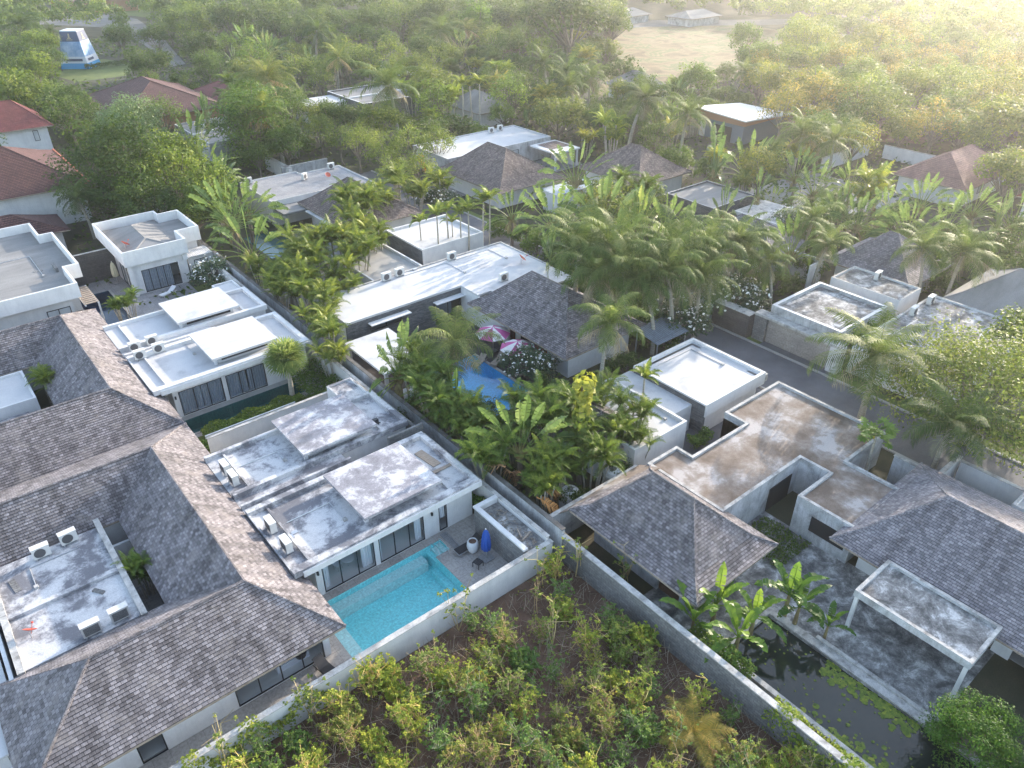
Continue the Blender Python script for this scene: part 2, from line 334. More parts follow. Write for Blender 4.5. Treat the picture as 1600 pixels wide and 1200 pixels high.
paving('driveway', 92, 118, 48, 66, M['concpath'])
# far roads, lawn and dry field, measured on the ground plane
def flatpoly(name, pts, z, m): b = MB(); b.face([(x, y, z) for x, y in pts]); return structure(b.build(name, m))
flatpoly('dry_field', [P(905,185), P(1010,150), P(1225,110), P(1235,50), P(1150,36), P(990,36), P(960,50), P(955,110)], .012, M['drygrass'])
flatpoly('dry_field', [P(1240,215), P(1440,225), P(1560,150), P(1250,90), P(1150,120)], .009, M['soil'])
flatpoly('lawn', [P(90,120), P(120,128), P(200,118), P(215,100), P(160,92), P(105,102)], .012, M['lawn'])
flatpoly('road', [P(60,38), P(60,24), P(180,22), P(215,30), P(250,55), P(290,100), P(268,104), P(228,72), P(180,44), P(110,40)], .014, M['greyroad'])
flatpoly('road', [P(-40,117), P(80,103), P(90,112), P(-20,130)], .014, M['greyroad'])
flatpoly('lawn', [P(90,23), P(170,21), P(235,28), P(235,8), P(150,6), P(95,12)], .018, M['lawn'])
flatpoly('road', [P(945,36), P(1010,32), P(1240,30), P(1240,38), P(1010,42), P(945,46)], .02, M['greyroad'])
flatpoly('lawn', [P(90,185), P(110,205), P(150,185), P(120,170)], .012, M['drygrass'])

def pool(label, x0, x1, y0, y1, depth_, tile, water, group=None, ledges=(), wz=-.07, curb=None, open_x1=None):
    t = thing('swimming_pool', label, 'pool', ((x0+x1)/2, (y0+y1)/2, 0), group=group)
    b = MB(); d = -depth_
    b.face([(x0,y0,d),(x1,y0,d),(x1,y1,d),(x0,y1,d)])
    b.face([(x0,y0,d),(x0,y0,0),(x1,y0,0),(x1,y0,d)]); 
    if open_x1 is None: b.face([(x1,y0,d),(x1,y0,0),(x1,y1,0),(x1,y1,d)])
    else: b.face([(x1,y0,d),(x1,y0,0),(x1,open_x1,0),(x1,open_x1,d)]); b.face([(x1,open_x1,d),(x1,open_x1,-.5),(x1,y1,-.5),(x1,y1,d)])
    b.face([(x1,y1,d),(x1,y1,0),(x0,y1,0),(x0,y1,d)]); b.face([(x0,y1,d),(x0,y1,0),(x0,y0,0),(x0,y0,d)])
    b.build('basin', M[tile], t)
    for (a, c, e, f, z) in ledges:
        q = MB(); q.box(a, c, e, f, d+.005, z, skip='b'); q.build('step', M['poolledge'] if z > -.6 else M[tile], t)
    q = MB(); q.face([(x0+.01,y0+.01,wz),(x1-.01,y0+.01,wz),(x1-.01,y1-.01,wz),(x0+.01,y1-.01,wz)]); q.build('water', M[water], t)
    if curb:
        q = MB()
        for (a, c, e, f) in curb: q.box(a, c, e, f, .018, .07)
        q.build('coping', M['concpath'], t)
    return t
t = pool('turquoise pool between the stained white villa and the long white boundary wall', 11.3, 19.8, 27.5, 33.55, 1.35, 'pooltile', 'water',
     ledges=((11.32, 12.1, 27.52, 32.5, -.16), (11.32, 19.4, 32.75, 33.53, -.5), (19.3, 19.78, 27.52, 32.3, -.9)), open_x1=32.35)
b = MB(); b.face([(19.8,32.35,-.5),(21,32.35,-.5),(21,33.55,-.5),(19.8,33.55,-.5)]); b.face([(19.8,32.35,-.5),(19.8,32.35,0),(21,32.35,0),(21,32.35,-.5)]); b.face([(21,32.35,-.5),(21,32.35,0),(21,33.55,0),(21,33.55,-.5)]); b.face([(21,33.55,-.5),(21,33.55,0),(19.8,33.55,0),(19.8,33.55,-.5)])
b.build('step_bay', M['pooltile'], t)
for k in range(2): b = MB(); b.box(20.2+k*.4, 20.98, 32.37, 33.53, -.495, -.36+k*.17, skip='b'); b.build('step', M['poolledge'], t)
b = MB(); b.face([(19.79,32.36,-.07),(20.99,32.36,-.07),(20.99,33.54,-.07),(19.79,33.54,-.07)]); b.build('water', M['water'], t)
pool('narrow dark green lap pool along the curtained glass of the clean white villa', 12.0, 22.4, 57.1, 59.5, 1.2, 'poolgreen', 'watergreen', curb=((12.0, 22.6, 56.85, 57.1),))
pool('dark navy pool beside the folded cream umbrella', 11.2, 14.6, 80.9, 91.2, 1.4, 'poolnavy', 'waterdark', curb=((14.6, 14.85, 80.9, 91.2),))
pool('bright blue pool behind the palms, next to the pink and white umbrellas', 33.3, 38.3, 43.0, 52.7, 1.3, 'poolblue', 'water', curb=((38.3, 38.6, 43, 52.7),))
pool('small teal pool among the palms below the pavilion with the hanging roof canopy', 33.2, 37.8, 88.0, 96.8, 1.2, 'poolgreen', 'water')
# pond
b = MB(); b.box(28.7, 33.2, -6, 14.9, -.6, -.35); b.face([(28.7,-6,-.35),(28.7,-6,0),(28.7,14.9,0),(28.7,14.9,-.35)]); b.face([(33.2,14.9,-.35),(33.2,14.9,0),(33.2,-6,0),(33.2,-6,-.35)])
b.face([(28.7,14.9,-.35),(28.7,14.9,0),(33.2,14.9,0),(33.2,14.9,-.35)])
structure(b.build('pond_bed', M['oldconc']))
b = MB(); b.face([(28.71,-5.99,-.16),(33.19,-5.99,-.16),(33.19,14.89,-.16),(28.71,14.89,-.16)]); structure(b.build('pond_water', M['pond']))
t = thing('pond_kerb', 'worn concrete kerb steps around the dark lily pond', 'kerb', (31, 5, 0))
b = MB(); b.box(28.35, 28.7, -6, 15.2, 0, .22); b.build('kerb_side', M['coping'], t)
b = MB(); b.box(33.2, 33.75, -6, 15.2, .014, .12); b.box(33.75, 34.0, 3.8, 12, .014, .25); b.build('kerb_side', M['coping'], t)
b = MB(); b.box(28.7, 33.2, 14.9, 15.2, .01, .16); b.build('kerb_end', M['coping'], t)

# ================= boundary walls =================
def wall(label, segs, m, cap=None, name='boundary_wall', capm='coping', capw=.05):
    """segs: (x0,x1,y0,y1,z0,z1)"""
    s0 = segs[0]; t = thing(name, label, 'wall', ((s0[0]+s0[1])/2, (s0[2]+s0[3])/2, 0))
    b = MB()
    for (x0,x1,y0,y1,z0,z1) in segs: b.box(x0, x1, y0, y1, z0, z1, skip='b')
    b.build('wall_panel', M[m], t)
    if cap:
        b = MB()
        for (x0,x1,y0,y1,z0,z1) in segs: b.box(x0-capw, x1+capw, y0-capw, y1+capw, z1+.002, z1+cap)
        b.build('wall_cap', M[capm], t)
    return t
wall('long white rendered wall with a grimy flat top between the pool and the overgrown lot', [(-25, 25.5, 26.78, 27.06, 0, 2.1)], 'white', .05)
wall('grey block wall with stone cap separating the overgrown lot from the lily pond', [(26.2, 26.5, -25, 26.6, 0, 2.25)], 'greywall', .08)
wall('white inner wall along the side of the white villas', [(25.25, 25.45, 27.1, 84, 0, 2.45)], 'white', .05)
wall('dark weathered outer wall running beside the white inner wall', [(26.25, 26.5, 26.7, 110, 0, 2.75)], 'oldwall', .06, capm='darkcap')
wall('low weathered wall beside the rusty brown hip roof slope', [(26.5, 35.3, 28.25, 28.5, 0, 2.5)], 'oldwall', .05)
wall('white garden wall between the green lap pool hedge and the stained villa', [(12.2, 25.2, 53.15, 53.35, 0, 1.7)], 'white', .04)
wall('low white planter wall behind the green hedge', [(12.5, 20.5, 54.95, 55.1, 0, .8)], 'white')
wall('dark boarded wall behind the navy pool', [(11.9, 16.9, 94.6, 94.8, 0, 3.6)], 'darkwall', .06)
wall('bluish white wall with mildew beside the papaya tree', [(51.2, 51.45, 13.5, 16.8, 0, 2.6), (51.45, 55.0, 13.5, 13.75, 0, 2.6)], 'oldwall', .05)
wall('pale wall beside the road under the big coconut palm', [(54.85, 55.1, -14, 13.4, 0, 2.3)], 'white', .05)
wall('white far wall at the edge of the hazy wood, left stretch', [(*sorted((P(1290,270)[0], P(1290,270)[0]+15)), 64.3, 64.6, 0, 2.2)], 'white', .05)
wall('white far wall at the edge of the hazy wood, right stretch', [(134.6, 134.9, 47, 62, 0, 2.2)], 'white', .05)
wall('dark stained wall end at the left of the garage entrance', [(61.9, 63.0, 37.6, 42, 0, 2.6)], 'darkwall', .05)
wall('pale wall between the garage and the frangipani tree', [(62.6, 62.8, 42.2, 46, 0, 2.2)], 'white', .05)
wall('pale low wall under the layered tree', [(*sorted((P(390,250)[0], P(430,270)[0]+.3)), P(430,270,2)[1], P(390,250,2)[1], 0, 2.2)], 'white', .05)
wall('brown garden wall beside the pale low wall', [(48, 56, 116, 116.3, 0, 2.2)], 'oldwall', .05)
wall('blue white wall with a dark door at the foot of the small peaked roof', [(79.4, 79.7, 40.2, 45, 0, 3.0), (77, 79.4, 40.2, 40.4, 0, 3.0)], 'white')
wall('bamboo green screen wall beside the dark outer wall', [(27.6, 27.75, 38, 47, 0, 2.0)], 'fanbase')
# ================= building helpers =================
def inset(poly, d):
    """axis-aligned CCW polygon shrunk by d"""
    n = len(poly); out = []
    for i in range(n):
        a, b_, c = poly[i-1], poly[i], poly[(i+1) % n]
        def nrm(p, q):
            dx, dy = q[0]-p[0], q[1]-p[1]; l = math.hypot(dx, dy); return (-dy/l, dx/l)
        n1, n2 = nrm(a, b_), nrm(b_, c)
        out.append((b_[0]+(n1[0]+n2[0])*d, b_[1]+(n1[1]+n2[1])*d) if abs(n1[0]*n2[1]-n1[1]*n2[0]) > .1 else (b_[0]+n1[0]*d, b_[1]+n1[1]*d))
    return out
def rect(x0, x1, y0, y1): return [(x0,y0),(x1,y0),(x1,y1),(x0,y1)]
def parapet(t, poly, z0, z1, w, wallm, capm, name='parapet', cap=True):
    q = inset(poly, w); b = MB(); n = len(poly)
    for i in range(n):
        j = (i+1) % n; p0, p1, q0, q1 = poly[i], poly[j], q[i], q[j]
        b.face([(*p0,z0),(*p1,z0),(*p1,z1),(*p0,z1)], 0); b.face([(*q1,z0),(*q0,z0),(*q0,z1),(*q1,z1)], 0)
        b.face([(*p0,z1),(*p1,z1),(*q1,z1),(*q0,z1)], 1); b.face([(*p1,z0),(*p0,z0),(*q0,z0),(*q1,z0)], 0)
    return b.build(name, [M[wallm], M[capm]], t)
def flat_block(t, poly, zb, zd, ztop, w, wallm, deckm, capm, body=0.0):
    """walls + roof deck + parapet"""
    b = MB(); b.prism(inset(poly, body) if body else poly, zb, zd-.25 if body else zd-.002, caps=False); b.build('wall', M[wallm], t)
    b = MB(); b.prism(inset(poly, w-.01), zd-.24, zd); b.build('roof_deck', M[deckm], t)
    parapet(t, poly, zd-.26 if body else zd, ztop, w, wallm, capm)
def roof_faces(t, faces, m, name='roof', soffit='wood', thick=.16, ridges=()):
    """faces: polygons (x,y,z) of the upper side; a thin lower side closes it"""
    b = MB(); ROWS = {'shingle': .20, 'shingle2': .20, 'thatch': .25, 'maroon': .33, 'redroof': .3, 'pinkroof': .32}
    for f in faces:
        b.face([(x, y, z-thick) for x, y, z in reversed(f)], 1)
        rh = ROWS.get(m)
        if rh is None or t.location.length > 160: b.face(f, 0); continue
        V3 = [Vector(p) for p in f]; nn = Vector((0,0,0))
        for i in range(1, len(V3)-1): nn += (V3[i]-V3[0]).cross(V3[i+1]-V3[0])
        nn.normalize()
        if nn.z < 0: nn = -nn
        U = Vector((-nn.y, nn.x, 0)).normalized(); W = nn.cross(U); vs = [p.dot(W) for p in V3]
        k0, k1 = math.floor(min(vs)/rh), math.ceil(max(vs)/rh); lift = .028 if m != 'maroon' else .045
        for k in range(k0, k1):
            lo, hi = k*rh, (k+1)*rh; pg = V3
            for lim, sgn in ((lo, 1), (hi, -1)):
                out = []
                for i in range(len(pg)):
                    p, q = pg[i], pg[(i+1) % len(pg)]; dp, dq = (p.dot(W)-lim)*sgn, (q.dot(W)-lim)*sgn
                    if dp >= 0: out.append(p)
                    if dp*dq < 0: out.append(p+(q-p)*(dp/(dp-dq)))
                pg = out
                if len(pg) < 3: break
            if len(pg) < 3: continue
            b.face([p+nn*lift*(1-(p.dot(W)-lo)/rh) for p in pg], 0, ax=(U, W))
            e = [p for p in pg if abs(p.dot(W)-lo) < 1e-4]
            if len(e) == 2:
                p, q = sorted(e, key=lambda s_: s_.dot(U)); b.face([p, q, q+nn*lift, p+nn*lift], 0, ax=(U, W))
    cnt = {}
    for f in faces:
        for p, q in zip(f, f[1:]+f[:1]):
            k = tuple(sorted((tuple(round(v, 3) for v in p), tuple(round(v, 3) for v in q)))); cnt.setdefault(k, []).append((p, q))
    for k, v in cnt.items():
        if len(v) == 1:
            p, q = v[0]; b.face([(p[0],p[1],p[2]-thick),(q[0],q[1],q[2]-thick),q,p], 1)
    o = b.build(name, [M[m], M[soffit]], t)
    if ridges:
        c = MB()
        for p, q in ridges: c.tube((p[0],p[1],p[2]-.02), (q[0],q[1],q[2]-.02), .10, n=6)
        c.build('ridge_cap', M[m], o, None)
    return o
def hip(t, x0, x1, y0, y1, ze, zr, axis, a, b_, c=None, m='shingle', flare=.18):
    """hip roof; ridge along 'y' from a to b_ at x=c (or along 'x' at y=c); flared a little above the eaves"""
    if c is None: c = (x0+x1)/2 if axis == 'y' else (y0+y1)/2
    R0, R1 = ((c, a, zr), (c, b_, zr)) if axis == 'y' else ((a, c, zr), (b_, c, zr))
    E = [(x0,y0,ze),(x1,y0,ze),(x1,y1,ze),(x0,y1,ze)]
    rid = [R0, R1, R1, R0] if axis == 'y' else [R0, R1, R1, R0]
    tops = {0: R0, 1: R0 if axis == 'y' else R1, 2: R1, 3: R1 if axis == 'y' else R0}
    f = .3
    K = []
    for i in range(4):
        e, r = E[i], tops[i]; K.append((e[0]+(r[0]-e[0])*f, e[1]+(r[1]-e[1])*f, e[2]+(r[2]-e[2])*f-flare*(zr-ze)*.35))
    F = []
    for i in range(4):
        j = (i+1) % 4; F.append([E[i], E[j], K[j], K[i]])
        top = [tops[j], tops[i]] if tops[i] != tops[j] else [tops[i]]
        F.append([K[i], K[j]]+top)
    lines = [(R0, R1)]
    for i in range(4): lines += [(E[i], K[i]), (K[i], tops[i])]
    return roof_faces(t, F, m, ridges=lines)
def window(t, face, a0, a1, pos, z0, z1, n=3, curtain=None, fw=.07, proud=.03, back=None):
    """frame + glass. face '-y','+y','-x','+x'; a0..a1 runs along the wall, pos is the wall plane"""
    ax = face[1]; sg = -1 if face[0] == '-' else 1
    def bx(b, u0, u1, d0, d1, za, zb):
        d0, d1 = pos+sg*d0, pos+sg*d1
        if ax == 'y': b.box(u0, u1, min(d0,d1), max(d0,d1), za, zb)
        else: b.box(min(d0,d1), max(d0,d1), u0, u1, za, zb)
    f = MB(); bx(f, a0, a1, -.03, proud, z0, z0+fw); bx(f, a0, a1, -.03, proud, z1-fw, z1)
    for i in range(n+1):
        u = a0+(a1-a0-fw)*i/n; bx(f, u, u+fw, -.03, proud, z0+fw, z1-fw)
    fo = f.build('window', M['frame'], t)
    g = MB(); q_ = pos+sg*.008
    if ax == 'y': g.face([(a0+fw,q_,z0+fw),(a1-fw,q_,z0+fw),(a1-fw,q_,z1-fw),(a0+fw,q_,z1-fw)])
    else: g.face([(q_,a0+fw,z0+fw),(q_,a1-fw,z0+fw),(q_,a1-fw,z1-fw),(q_,a0+fw,z1-fw)])
    g.build('pane', M['glass'], fo)
    if back:
        g = MB(); bx(g, a0+.01, a1-.01, -.028, -.010, z0+.01, z1-.01); g.build('pane_backing', M[back], fo)  # sheet behind the pane; the dark material paints an unlit room there
    return fo
def curtain(t, face, a0, a1, pos, z0, z1, m='curtain', amp=.05, lam=.22):
    ax = face[1]; b = MB(); n = max(6, int((a1-a0)/lam*6)); pts = []
    for i in range(n+1):
        u = a0+(a1-a0)*i/n; d = pos+amp*math.sin(2*math.pi*i/6.0)+amp*.4*math.sin(i*.7)
        pts.append((u, d) if ax == 'y' else (d, u))
    for p, q in zip(pts, pts[1:]): b.face([(*p,z0),(*q,z0),(*q,z1),(*p,z1)], smooth=True)
    return b.build('curtain', M[m], t)
def wall_open(b, ax, a0, a1, p0, p1, z0, z1, ops):
    """wall slab with openings (u0,u1,v0,v1)"""
    def bx(u0, u1, za, zb):
        if u1-u0 < 1e-3 or zb-za < 1e-3: return
        if ax == 'y': b.box(u0, u1, p0, p1, za, zb)
        else: b.box(p0, p1, u0, u1, za, zb)
    u = a0
    for (o0, o1, v0, v1) in sorted(ops):
        bx(u, o0, z0, z1); bx(o0, o1, z0, v0); bx(o0, o1, v1, z1); u = o1
    bx(u, a1, z0, z1)
AC0 = None
def make_ac():
    t = thing('air_conditioner', 'x', 'air conditioner')
    b = MB(); b.box(-.45, .45, -.19, .19, .12, .80); b.box(-.47, .47, -.21, .21, .80, .84); b.build('casing', M['acwhite'], t)
    b = MB(); b.tube((-.08, -.19, .46), (-.08, -.215, .46), .29, n=20); b.build('fan', M['acdark'], t)
    b = MB()
    for k in range(9): b.box(-.36, .36, .192, .205, .2+k*.06, .235+k*.06)
    b.build('grille', M['acdark'], t)
    for x in (-.34, .34):
        b = MB(); b.box(x-.04, x+.04, -.24, .24, 0, .12); b.build('foot', M['metal'], t)
    return t
def ac(x, y, z, rz, label, group='air conditioners on the flat roofs'):
    global AC0
    if AC0 is None: AC0 = t = make_ac()
    else:
        t = AC0.copy(); col.objects.link(t)
        for ch in AC0.children:
            c = ch.copy(); col.objects.link(c); c.parent = t
    t.location = (x, y, z); t.rotation_euler = (0, 0, rz); t.scale = (1.12, 1.12, 1.12); tag(t, label, 'air conditioner', group); return t
# ================= white villas with floating roof slabs (two of one design) =================
def villa_a(oy, label, deckm, slabm, curt, capm, wallm='white'):
    Y = lambda v: v+oy
    t = thing('flat_roof_villa', label, 'house', (17.5, Y(41), 0))
    zd, zt = 3.3, 3.62
    # hollow front block so that the rooms can be seen through the glass
    b = MB()
    ops = [(12.45, 16.25, .05, 2.5), (16.6, 20.2, .05, 2.5)] + ([(21.45, 22.15, .05, 2.35)] if oy == 0 else [])
    wall_open(b, 'y', 12.0, 24.35, Y(34.2), Y(34.4), 0, zd, ops)
    wall_open(b, 'x', Y(34.4), Y(40.6), 24.15, 24.35, 0, zd, [])
    b.box(12.0, 12.2, Y(34.4), Y(40.6), 0, zd); b.box(12.2, 24.15, Y(40.4), Y(40.6), 0, zd); b.box(10.6, 12.0, Y(36), Y(47.6), 0, zd)
    b.box(18.6, 24.35, Y(42.8), Y(48.0), 0, zd); b.box(12.0, 18.6, Y(40.6), Y(48.0), 0, zd)
    b.box(16.3, 16.5, Y(34.4), Y(40.4), 0, zd); b.box(20.6, 20.75, Y(34.4), Y(40.4), 0, zd)
    b.build('wall', M[wallm], t)
    b = MB(); b.box(12.2, 24.15, Y(34.4), Y(40.4), .02, .05); b.build('floor', M['floor'], t)
    window(t, '-y', 12.45, 16.25, Y(34.24), .05, 2.5, 3)
    window(t, '-y', 16.6, 20.2, Y(34.24), .05, 2.5, 3)
    if curt:
        curtain(t, '-y', 12.5, 14.4, Y(34.5), .08, 2.5); curtain(t, '-y', 14.45, 16.2, Y(34.5), .08, 2.5)
        curtain(t, '-y', 16.65, 18.5, Y(34.5), .08, 2.5); curtain(t, '-y', 18.62, 20.15, Y(34.5), .08, 2.5)
    else:
        window(t, '-y', 21.45, 22.15, Y(34.24), .05, 2.35, 1)
        curtain(t, '-y', 12.55, 13.0, Y(34.55), .08, 2.5, 'sheer', .06, .16); curtain(t, '-y', 15.4, 16.15, Y(34.55), .08, 2.5, 'sheer', .06, .16)
        curtain(t, '-y', 19.6, 20.1, Y(34.55), .08, 2.5, 'sheer', .06, .16); curtain(t, '-y', 16.6, 16.9, Y(34.55), .08, 2.5, 'sheer', .06, .16)
        curtain(t, '-y', 21.5, 22.1, Y(34.5), .9, 2.3, 'sheer', .03, .16)
    # roof decks: front block, link strips, back block
    e = .03
    b = MB()
    b.prism(rect(10.45, 24.5, Y(33.55), Y(40.7)), zd, zd+.12); b.prism(rect(10.45, 18.6, Y(40.7), Y(42.7)), zd-.05, zd+.07); b.prism(rect(10.45, 24.5, Y(42.7), Y(48.1)), zd, zd+.12)
    b.build('roof_deck', M[deckm], t)
    b = MB()   # low upstands
    for (x0,x1,y0,y1,z) in ((10.45,24.5,33.4,33.95,.34),(10.45,24.5,40.3,40.75,.36),(10.45,18.75,41.3,41.5,.30),(10.45,24.5,42.6,43.0,.36),(10.45,24.5,47.9,48.2,.34),
                             (24.1,24.5,33.95,40.3,.34),(24.1,24.5,43.0,47.9,.34),(22.3,22.5,33.95,40.3,.22),(22.3,22.5,43.0,47.9,.22),(10.45,10.6,33.95,40.3,.2),(11.7,11.85,33.95,40.3,.18),(11.7,11.85,43.0,47.9,.18)):
        b.box(x0, x1, Y(y0), Y(y1), zd+.004, zd+.12+z)
    b.build('parapet', M[capm], t)
    b = MB(); b.box(11.0, 24.62, Y(33.28), Y(33.4), zd-.12, zd+.3); b.box(24.5, 24.62, Y(33.4), Y(40.7), zd-.12, zd+.3); b.build('fascia', M[wallm], t)
    # raised slabs on clerestory walls
    for (y0, y1) in ((34.3, 39.95), (42.95, 48.4)):
        s = MB(); s.box(15.9, 21.95, Y(y0), Y(y1), 4.22, 4.42); so_ = s.build('raised_slab', M[slabm], t)
        c = MB(); c.box(16.6, 21.5, Y(y0+.8), Y(y1-.4), zd+.12, 4.22, skip='tb'); c.build('clerestory_wall', M[wallm], so_)
        c = MB(); c.box(16.9, 21.2, Y(y0+.77), Y(y0+.8), 3.62, 4.12); c.build('clerestory_window', M['dark'], so_)
        c = MB(); c.box(16.2, 16.45, Y(y0+.6), Y(y0+.85), zd+.12, 4.22, skip='tb'); c.build('post', M[wallm], so_)
    # small annex at the back corner by the wall
    flat_block(t, rect(22.4, 24.7, Y(48.3), Y(52.2)), 0, 2.9, 3.05, .16, wallm, deckm, capm)
    for x in (12.15, 20.85):
        b = MB(); b.box(x-.06, x+.06, Y(34.05), Y(34.19), 1.95, 2.2); b.build('wall_lamp', M['frame'], t)
    return t
va = villa_a(0, 'white flat-roofed villa with black mould stains and two raised slabs beside the turquoise pool', 'stain', 'stainslab', False, 'stain')
vb = villa_a(26, 'clean white flat-roofed villa with blue grey curtains beside the dark green lap pool', 'whiteroof', 'whiteroof', True, 'white')
b = MB(); b.box(22.1, 25.2, 41.55, 41.75, 0, 3.75); b.box(24.95, 25.15, 41.75, 46, 0, 2.9); b.build('light_well_wall', M['greywall'], va)
b = MB(); b.box(22.6, 24.4, 36.2, 36.5, 3.45, 3.5); b.rbox(23.2, 38, 3.44, 3.49, .7, 2.2, .1); b.build('roof_board', M['wood'], va)
b = MB(); b.box(11.2, 12.0, 36.6, 37.0, 3.43, 3.5); b.box(12.0, 12.4, 36.9, 37.2, 3.43, 3.48); b.build('cable_tray', M['metal'], va)
b = MB(); b.box(22.3, 22.7, 44.0, 44.3, 3.43, 3.95); b.box(21.9, 22.9, 44.1, 44.2, 3.43, 3.5); b.build('roof_hatch', M['frame'], va)
for i, (x, y, rz, l) in enumerate((
    (11.15, 44.3, math.pi/2, 'air conditioner on the stained villa roof at its back corner by the shingle eave'),
    (11.15, 45.8, math.pi/2, 'air conditioner nearest the green hedge on the stained villa roof'),
    (11.15, 38.2, math.pi/2, 'air conditioner on the stained roof, second from the front corner of the eave'),
    (11.15, 35.9, math.pi/2, 'air conditioner at the front left corner of the stained villa roof'),
    (11.6, 68.0, 0, 'left one of the two back air conditioners on the clean white villa'), (13.2, 68.2, 0, 'right one of the two back air conditioners on the clean white villa'),
    (11.5, 66.2, 0, 'left one of the two front air conditioners on the clean white villa'), (13.2, 66.4, 0, 'right one of the two front air conditioners on the clean white villa'))):
    ac(x, y, 3.42, rz, l)

# furniture seen through the glass and around the turquoise pool
t = thing('bed', 'bed with white linen seen through the glass of the stained villa', 'bed', (18.6, 37.2, .05))
b = MB(); b.box(17.6, 19.6, 36.2, 38.3, .05, .32); b.build('bed_base', M['wood'], t); b = MB(); b.box(17.55, 19.65, 36.15, 38.3, .32, .62); b.build('mattress', M['linen'], t)
for x in (18.1, 19.1): b = MB(); b.box(x-.35, x+.35, 37.7, 38.15, .62, .78); b.build('pillow', M['sheer'], t)
def chair(x, y, rz, label):
    t = thing('chair', label, 'chair', (x, y, .05), rz, group='white chairs inside the stained villa')
    b = MB(); b.box(-.23, .23, -.23, .23, .42, .46); b.build('seat', M['sheer'], t, (0,0,0))
    b = MB(); b.box(-.23, .23, .2, .24, .5, .85); b.build('backrest', M['sheer'], t, (0,0,0))
    for sx in (-.2, .2):
        for sy in (-.2, .2): b = MB(); b.tube((sx, sy, 0), (sx*.9, sy*.9, .42), .018, n=5); b.build('leg', M['wood'], t, (0,0,0))
chair(14.1, 35.6, .4, 'white chair behind the left glass of the stained villa, left of the round table'); chair(15.2, 36.3, -1.2, 'white chair behind the round table in the stained villa')
t = thing('round_table', 'small round table between two white chairs inside the stained villa', 'table', (14.8, 35.4, .05))
b = MB(); b.tube((14.8,35.4,.74), (14.8,35.4,.77), .45, n=20); b.build('tabletop', M['sheer'], t); b = MB(); b.tube((14.8,35.4,.05), (14.8,35.4,.74), .04, n=8); b.build('leg', M['metal'], t)
def lounger(x, y, rz, label, fab, fr, z=.02, group=None):
    t = thing('sun_lounger', label, 'sun lounger', (x, y, z), rz, group)
    b = MB(); b.box(-.33, .33, -.95, .35, .30, .35); b.build('seat', M[fab], t, (0,0,0))
    b = MB(); b.face([(-.33,.35,.35),(.33,.35,.35),(.33,1.0,.78),(-.33,1.0,.78)]); b.face([(.33,.36,.31),(-.33,.36,.31),(-.33,1.01,.74),(.33,1.01,.74)])
    b.face([(-.33,.35,.35),(-.33,1.0,.78),(-.33,1.01,.74),(-.33,.36,.31)]); b.face([(.33,.35,.35),(.33,.36,.31),(.33,1.01,.74),(.33,1.0,.78)]); b.face([(-.33,1.0,.78),(.33,1.0,.78),(.33,1.01,.74),(-.33,1.01,.74)])
    b.build('backrest', M[fab], t, (0,0,0))
    b = MB(); b.box(-.36, -.33, -1.0, 1.0, .26, .32); b.box(.33, .36, -1.0, 1.0, .26, .32); b.box(-.33, .33, -1.0, -.96, .26, .32); b.build('frame', M[fr], t, (0,0,0))
    for sx in (-.33, .33):
        for sy in (-.8, .75): b = MB(); b.box(sx-.02, sx+.02, sy-.03, sy+.03, 0, .27); b.build('leg', M[fr], t, (0,0,0))
    return t
_f0, _h0 = P(709, 866, .3), P(752, 838, .5); lounger((_f0[0]+_h0[0])/2, (_f0[1]+_h0[1])/2, math.atan2(_h0[1]-_f0[1], _h0[0]-_f0[0])-math.pi/2, 'black sling sun lounger beside the closed blue umbrella', 'rattan', 'metal')
lounger(9.7, 28.6, .2, 'dark lounger with a teal cushion under the shingle eave', 'rattan', 'frame')
lounger(19.6, 85.6, -1.2, 'white sun lounger on the grey terrace before the curtained doors', 'sheer', 'acwhite')
for i, (x, y, l) in enumerate(((37.6, 50.8, 'wooden lounger nearest the pool step under the pink umbrellas'), (39.2, 49.9, 'wooden lounger between the two pink umbrellas'), (39.6, 46.8, 'wooden lounger beside the white flowering frangipani'))):
    lounger(x, y, -1.2, l, 'wood', 'wood', group='wooden loungers on the dark deck')
def closed_umbrella(x, y, label, m, base=True):
    t = thing('umbrella', label, 'umbrella', (x, y, .02))
    b = MB(); n = 16
    prof = [(.03, 2.62), (.13, 2.45), (.22, 2.1), (.27, 1.6), (.29, 1.15), (.26, .85), (.04, .82)]
    for (r0, z0), (r1, z1) in zip(prof, prof[1:]):
        for i in range(n):
            a, c = 2*math.pi*i/n, 2*math.pi*(i+1)/n
            f0, f1 = (1+.25*(i % 2)), (1+.25*((i+1) % 2))
            b.face([(r0*f0*math.cos(a), r0*f0*math.sin(a), z0), (r1*f0*math.cos(a), r1*f0*math.sin(a), z1), (r1*f1*math.cos(c), r1*f1*math.sin(c), z1), (r0*f1*math.cos(c), r0*f1*math.sin(c), z0)])
    link('canopy', b.mesh('canopy', M[m]), t)
    b = MB(); b.tube((0,0,0), (0,0,2.66), .025); link('pole', b.mesh('pole', M['metal']), t)
    b = MB(); b.lathe([(.0,2.74),(.05,2.7),(.05,2.64),(.02,2.6)], n=8); link('finial', b.mesh('finial', M['acwhite']), t)
    b = MB(); b.box(-.42, .42, -.42, .42, 0, .07); link('base', b.mesh('base', M['greypave']), t)
ux, uy = P(760, 872); closed_umbrella(ux, uy, 'closed royal blue umbrella beside the black lounger', 'blue')
ux, uy = P(184, 442); closed_umbrella(ux, uy, 'closed cream umbrella standing by the navy pool', 'cream')
ux, uy = P(739, 862); t = thing('planter', 'white egg shaped planter pot on the pool deck', 'planter', (ux, uy, .02))
b = MB(); b.lathe([(.22,0),(.34,.2),(.42,.55),(.40,.85),(.31,1.02),(.27,1.0),(.33,.85)], n=24); link('pot', b.mesh('pot', M['pot']), t)
